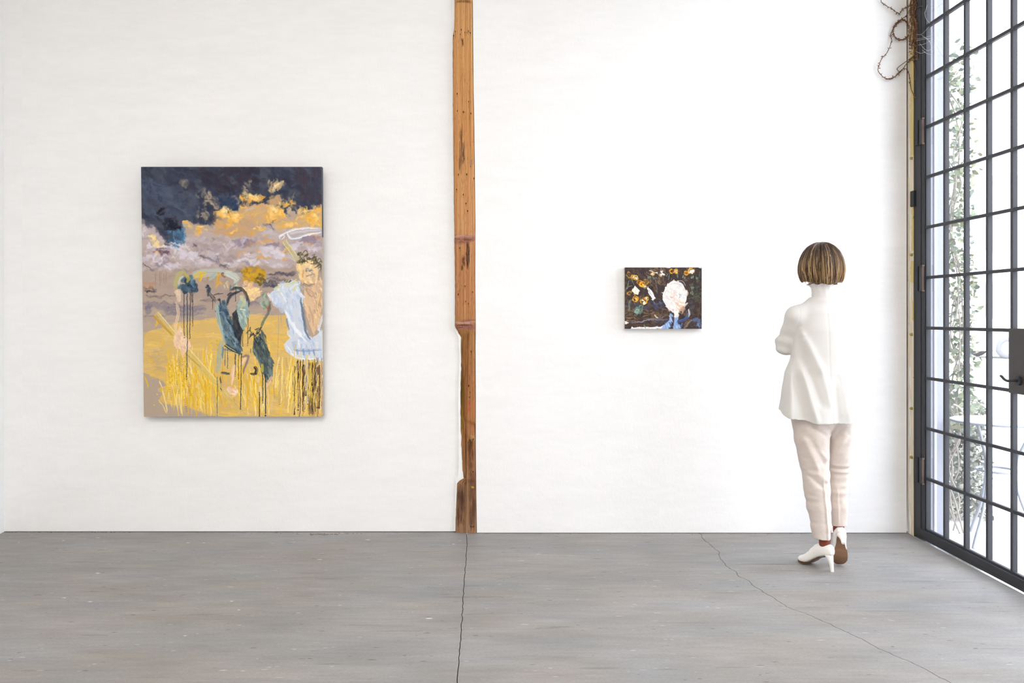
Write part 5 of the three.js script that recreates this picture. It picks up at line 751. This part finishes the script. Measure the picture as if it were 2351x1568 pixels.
// ------------------------------------------------------------------ dry vine in the upper corner, cobweb on the frame
{
  const keep = seed; seed = 1212;
  const stemMat = mat({ color: lin(0.14, 0.07, 0.035), roughness: 0.9 }), leafMat = mat({ color: lin(0.24, 0.11, 0.05), roughness: 0.9, side: THREE.DoubleSide });
  const vine = group('dried_vine', [0, 0, 0]);
  tag(vine, 'dry brown vine tendrils looping over the wall corner beside the door frame', 'vine');
  const z7 = (a, b, d = 4.99) => { const u = 1970 + a / 5.226; return at(u, b / 5.226, Math.min(d, FOCAL * (SIDE_X - 0.006) / (u - VPX))); };
  const stems = [
    [[275, -20], [280, 25], [340, 70], [410, 108], [450, 140], [490, 165], [500, 180]], [[660, 60], [600, 80], [545, 105], [520, 135], [495, 165]], [[640, 90], [600, 150], [565, 200], [475, 260], [415, 350], [390, 420], [400, 480], [385, 545], [345, 640], [292, 690], [255, 780], [240, 840], [272, 892], [325, 938], [385, 942], [445, 915], [520, 850], [580, 770], [640, 700], [690, 640]],
    [[600, 290], [570, 245], [530, 235], [470, 272], [425, 345], [428, 415], [475, 465], [540, 472], [590, 440], [612, 390], [600, 290]], [[595, 300], [560, 250], [515, 242], [440, 320], [418, 390], [440, 450], [500, 482], [560, 470], [610, 430]],
    [[690, 1190], [655, 1110], [628, 1040], [620, 950], [600, 862], [565, 822], [505, 858], [445, 920], [380, 950], [330, 945]], [[460, 832], [490, 800], [560, 748], [645, 690]], [[470, 830], [480, 850], [520, 860]], [[640, 690], [660, 720], [690, 860], [680, 960]], [[700, 100], [740, 78], [780, 75]],
  ];
  for (const s of stems) part('tendril', tube(s.map(([a, b]) => z7(a + rr(-3, 3), b, rr(4.975, 4.995))), 0.002, s.length * 8, 5), stemMat, vine);
  for (let i = 0; i < 7; i++) { const pts = []; let a = rr(620, 690); for (let b = -40; b < rr(560, 800); b += 45) { a = clamp(a + rr(-18, 18), 612, 712); pts.push(z7(a, b, a > 680 ? 4.96 : rr(4.96, 4.99))); } part('stem', tube(pts, rr(0.0015, 0.0028), pts.length * 4, 5), stemMat, vine); }
  const tri = [];
  const scrap = (p, l) => { const d = V(rr(-1, 1), rr(-1, 1), rr(-0.3, 0.5)).normalize(), s = V(rr(-1, 1), rr(-1, 1), rr(-1, 1)).cross(d).normalize(), q = p.clone().addScaledVector(d, l), m = p.clone().addScaledVector(d, l * 0.5), w = l * rr(0.14, 0.3), n = d.clone().cross(s).multiplyScalar(l * 0.12); const a = m.clone().addScaledVector(s, w), b = m.clone().addScaledVector(s, -w).add(n); tri.push(p, a, q, p, q, b); };
  for (let i = 0; i < 420; i++) { const b = Math.pow(rnd(), 0.8) * 760 - 30, a = 655 + rr(-45, 55); scrap(z7(clamp(a, 608, 715), b, a > 685 ? 4.955 : rr(4.955, 4.985)), rr(0.006, 0.016)); }
  for (const s of stems.slice(0, 6)) { const c = new THREE.CatmullRomCurve3(s.map(([a, b]) => z7(a, b, 4.985))); for (let i = 0; i < s.length * 6; i++) scrap(c.getPointAt(rnd()), rr(0.007, 0.016)); }
  const lg = new THREE.BufferGeometry().setFromPoints(tri); lg.computeVertexNormals();
  part('leaf_scraps', lg, leafMat, vine).userData.kind = 'stuff';
  const web = mat({ color: lin(0.8, 0.8, 0.8), roughness: 0.9 }), cob = group('cobweb');
  tag(cob, 'thin grey cobweb threads on the dark door frame below the vine', 'cobweb'); cob.userData.kind = 'stuff';
  const wz = (a, b, k) => { const u = 1970 + a / 5.226, d = FOCAL * (SIDE_X - k) / (u - VPX); return at(u, b / 5.226, d); };
  const threads = [[[700, 415], [770, 405], [850, 320]], [[695, 470], [780, 455], [880, 430]], [[700, 490], [790, 470], [880, 460]], [[740, 520], [800, 590], [850, 605], [885, 585]], [[760, 420], [830, 470], [880, 520]], [[800, 150], [815, 220], [860, 280]], [[830, 60], [805, 150]], [[770, 600], [820, 640], [880, 655]], [[790, 440], [850, 490], [878, 545]], [[720, 540], [790, 530], [880, 480]], [[700, 620], [760, 640], [810, 620]]].map((t) => tube(t.map(([a, b]) => wz(a, b, rr(0.002, 0.012))), 0.0006, 14, 4));
  part('thread', mergeGeometries(threads), web, cob);
  seed = keep;
}

// ------------------------------------------------------------------ the yard outside
{
  const keep = seed; seed = 8181;
  structure(top('ground', box(2.6, 90, -0.3, -0.008, -90, 40), mat({ color: lin(0.62, 0.61, 0.59), roughness: 0.9, bumpMap: plasterBump, bumpScale: 0.002 })), 'pale paved yard outside the glazed doors');
  const leaves = (n, place, size, cols) => {
    const pos = [], col = [];
    for (let i = 0; i < n; i++) {
      const p = place(), l = size * rr(0.6, 1.3), d = V(rr(-1, 1), rr(-0.9, 0.6), rr(-1, 1)).normalize(), s = V(rr(-1, 1), rr(-1, 1), rr(-1, 1)).cross(d).normalize(), n2 = d.clone().cross(s), c = cols[Math.floor(rnd() * cols.length)], k = rr(0.8, 1.2);
      const q = [p, p.clone().addScaledVector(d, l * 0.35).addScaledVector(s, l * 0.3).addScaledVector(n2, l * 0.08), p.clone().addScaledVector(d, l * 0.75).addScaledVector(s, l * 0.2).addScaledVector(n2, l * 0.06), p.clone().addScaledVector(d, l), p.clone().addScaledVector(d, l * 0.75).addScaledVector(s, -l * 0.2).addScaledVector(n2, l * 0.06), p.clone().addScaledVector(d, l * 0.35).addScaledVector(s, -l * 0.3).addScaledVector(n2, l * 0.08)];
      for (const [a, b, e] of [[0, 1, 5], [1, 2, 5], [5, 2, 4], [2, 3, 4]]) for (const m of [a, b, e]) { pos.push(q[m].x, q[m].y, q[m].z); col.push(c[0] * k, c[1] * k, c[2] * k); }
    }
    const g = new THREE.BufferGeometry(); g.setAttribute('position', new THREE.BufferAttribute(new Float32Array(pos), 3)); g.setAttribute('color', new THREE.BufferAttribute(new Float32Array(col), 3)); g.computeVertexNormals(); return g;
  };
  const leafMat = new THREE.MeshPhysicalMaterial({ vertexColors: true, roughness: 0.6, side: THREE.DoubleSide }), wood = mat({ color: lin(0.34, 0.3, 0.26), roughness: 0.9 });
  const GREENS = [[0.2, 0.24, 0.15], [0.22, 0.26, 0.18], [0.25, 0.27, 0.16], [0.19, 0.23, 0.18], [0.27, 0.26, 0.16]];
  const vine = group('climbing_plant', [2.84, 0, -5.1]);
  tag(vine, 'pale green climbing plant on the outer wall seen through the door panes', 'plant');
  const clump = [[2.9, 0.14], [2.62, 0.1], [2.35, 0.16], [2.1, 0.12], [1.85, 0.15], [1.6, 0.22], [1.42, 0.2], [1.25, 0.14], [1.08, 0.18], [0.95, 0.2], [0.78, 0.22]];
  part('foliage', leaves(1300, () => { const [y, r] = clump[Math.floor(rnd() * clump.length)]; return V(rr(0, 0.13) + r * 0.2 * rr(0, 1), y + rr(-1, 1) * 0.17, rr(-0.06, 0.1)); }, 0.042, GREENS), leafMat, vine).userData.kind = 'stuff';
  for (let i = 0; i < 4; i++) { const pts = []; for (let y = 0; y < 3; y += 0.2) pts.push(V(0.03 + rr(-0.03, 0.06), y - 0.008, 0.0 + rr(-0.06, 0.08))); part('stem', tube(pts, 0.005, 60, 6), wood, vine); }
  part('tendril', tube([at(2188, 928, 5.0), at(2194, 930, 5.0), at(2203, 936, 5.0), at(2210, 945, 5.0)].map((p) => p.sub(V(2.84, 0, -5.1))), 0.006, 20, 6), wood, vine);
  const shrub = group('shrub', [3.1, -0.008, -5.5]);
  tag(shrub, 'grey green shrub at ground level outside the lowest door panes', 'shrub');
  part('foliage', leaves(4200, () => { const t = rr(0, 6.3), r = Math.sqrt(rnd()), y = rr(0.03, 0.8); return V(Math.cos(t) * r * (0.24 - 0.1 * y), y, Math.sin(t) * r * 0.26); }, 0.042, [[0.24, 0.25, 0.21], [0.28, 0.29, 0.24], [0.32, 0.31, 0.26], [0.2, 0.22, 0.19]]), leafMat, shrub).userData.kind = 'stuff';
  for (let i = 0; i < 6; i++) { const t = i * 1.05; part('branch', tube([V(Math.cos(t) * 0.03, 0, Math.sin(t) * 0.03), V(Math.cos(t) * 0.08, 0.3, Math.sin(t) * 0.08), V(Math.cos(t) * 0.13, 0.62, Math.sin(t) * 0.13)], 0.007, 12, 6), wood, shrub); }
  // round bistro table on three bowed legs with a ring at the waist
  const iron = mat({ color: lin(0.3, 0.32, 0.36), roughness: 0.6, metalness: 0.2 });
  const tb = group('bistro_table', [2.97, -0.008, -4.8]); tag(tb, 'grey metal bistro table with bowed legs outside the door', 'table');
  part('table_top', new THREE.CylinderGeometry(0.235, 0.235, 0.005, 48).translate(0, 0.735, 0), mat({ color: lin(0.88, 0.88, 0.87), roughness: 0.7 }), tb);
  part('rim', new THREE.TorusGeometry(0.238, 0.007, 8, 48).rotateX(Math.PI / 2).translate(0, 0.73, 0), iron, tb);
  for (let i = 0; i < 3; i++) { const t = i * 2.094 + 0.5, P = (r, y) => V(Math.cos(t) * r, y, Math.sin(t) * r); part('leg', tube([P(0.2, 0.728), P(0.15, 0.62), P(0.105, 0.5), P(0.1, 0.38), P(0.15, 0.2), P(0.22, 0.07), P(0.25, 0.009)], 0.0085, 40, 8), iron, tb); }
  part('ring', new THREE.TorusGeometry(0.105, 0.007, 8, 40).rotateX(Math.PI / 2).translate(0, 0.44, 0), iron, tb);
  // pale car parked across the yard
  const car = group('car', [16.1, -0.008, -25.5]); tag(car, 'white car parked far across the yard, almost lost in glare', 'car');
  const sh = new THREE.Shape(); [[-0.85, 0.3], [-0.9, 0.62], [-0.7, 0.82], [0.2, 0.95], [0.95, 1.42], [2.3, 1.46], [3.1, 1.02], [3.6, 0.95], [3.65, 0.4], [3.5, 0.28]].forEach(([a, b], i) => (i ? sh.lineTo(a, b) : sh.moveTo(a, b)));
  const bodyGeo = new THREE.ExtrudeGeometry(sh, { depth: 1.55, bevelEnabled: true, bevelSize: 0.06, bevelThickness: 0.08, bevelSegments: 3 }).translate(0, 0, -1.6);
  part('car_body', bodyGeo, mat({ color: lin(0.8, 0.8, 0.8), roughness: 0.3 }), car);
  for (const z of [0.02, -1.52]) for (const a of [0, 2.75]) { const w = part('wheel', new THREE.TorusGeometry(0.26, 0.085, 14, 32).translate(a, 0.345, z), mat({ color: lin(0.16, 0.16, 0.17), roughness: 0.8 }), car); part('hub_cap', new THREE.CylinderGeometry(0.2, 0.2, 0.1, 24).rotateX(Math.PI / 2).translate(a, 0.345, z), mat({ color: lin(0.6, 0.6, 0.6), roughness: 0.4 }), w); }
  const ws = new THREE.Shape(); [[0.4, 0.98], [1.0, 1.36], [2.2, 1.4], [2.8, 1.02]].forEach(([a, b], i) => (i ? ws.lineTo(a, b) : ws.moveTo(a, b)));
  part('side_window', new THREE.ExtrudeGeometry(ws, { depth: 0.02, bevelEnabled: false }).translate(0, 0, 0.03), mat({ color: lin(0.22, 0.24, 0.27), roughness: 0.1 }), car);
  // white building on the far side
  const bld = group('far_building', [30, -0.008, -46]); tag(bld, 'white building across the yard, bleached by glare', 'building');
  part('wall', box(-9, 22, 0, 9, -8, 0), mat({ color: lin(0.78, 0.78, 0.77), roughness: 0.9 }), bld);
  part('cornice', box(-9.2, 22.2, 9, 9.35, -8.2, 0.25), mat({ color: lin(0.7, 0.7, 0.7), roughness: 0.9 }), bld);
  for (let i = 0; i < 6; i++) for (const y of [1.2, 5]) { const w = part('window', box(-7.2 + i * 4.4, -5.6 + i * 4.4, y, y + 2.1, -0.1, 0.06), mat({ color: lin(0.5, 0.5, 0.5), roughness: 0.8 }), bld); part('pane', box(-7.05 + i * 4.4, -5.75 + i * 4.4, y + 0.15, y + 1.95, 0.02, 0.08), mat({ color: lin(0.3, 0.31, 0.33), roughness: 0.3 }), w); }
  seed = keep;
}

// ------------------------------------------------------------------ loose plaster crumbs along the foot of the left wall
{
  const keep = seed; seed = 333; const crumbs = [], P = (u, v) => { const d = EYE * FOCAL / (v - VPY); return V((u - VPX) / FOCAL * d, 0, -d); };
  const crumb = (p, r) => { const g = new THREE.IcosahedronGeometry(r, 0); const a = g.attributes.position; for (let i = 0; i < a.count; i++) a.setXYZ(i, a.getX(i) * rr(0.8, 1.5), a.getY(i) * rr(0.4, 0.7), a.getZ(i) * rr(0.7, 1.1)); g.translate(p.x, r * 0.35, p.z); crumbs.push(g); };
  for (let i = 0; i < 46; i++) crumb(P(rr(712, 776), rr(1225.5, 1229)), rr(0.002, 0.006)); for (let i = 0; i < 60; i++) crumb(P(rr(4, 300), rr(1222, 1223.5)), rr(0.0015, 0.004)); for (let i = 0; i < 30; i++) crumb(P(rr(400, 1030), rr(1223, 1226)), rr(0.0015, 0.004)); for (let i = 0; i < 30; i++) crumb(P(rr(1100, 2060), rr(1225.5, 1227)), rr(0.0015, 0.003));
  const d = top('plaster_crumbs', mergeGeometries(crumbs), mat({ color: lin(0.3, 0.25, 0.2), roughness: 1 })); tag(d, 'brown crumbs of dirt along the foot of the back wall', 'debris'); d.userData.kind = 'stuff'; seed = keep;
}

// ------------------------------------------------------------------ unseen ceiling lamps added above and behind the viewer as interior fill
const FILL_TONE = new THREE.Color().setRGB(1.0, 0.965, 0.925);
function addedFillLamp(x, z, w, label) {
  const l = group('added_fill_light', [x, CEIL - 0.12, z]); tag(l, label, 'light');
  part('housing', rbox(-w / 2 - 0.02, w / 2 + 0.02, 0.02, 0.12, -0.17, 0.17, 0.01), mat({ color: lin(0.7, 0.7, 0.7), roughness: 0.6 }), l);
  part('fill_diffuser', rbox(-w / 2, w / 2, 0.0, 0.02, -0.15, 0.15, 0.004), mat({ color: lin(0.8, 0.8, 0.8), emissive: FILL_TONE, emissiveIntensity: 1.2, roughness: 0.6 }), l);
  const r = new THREE.RectAreaLight(FILL_TONE, FILL_POWER, w, 0.3); r.name = 'fill_area_light'; r.position.set(0, -0.004, 0); r.rotation.x = -Math.PI / 2; l.add(r);
}
const FILL_POWER = 41;
addedFillLamp(-0.7, 0.4, 4.4, 'long unseen ceiling fill light added nearest the back wall');
addedFillLamp(-0.7, 3.0, 4.4, 'long unseen ceiling fill light added behind the viewer');

renderer.render(scene, camera);
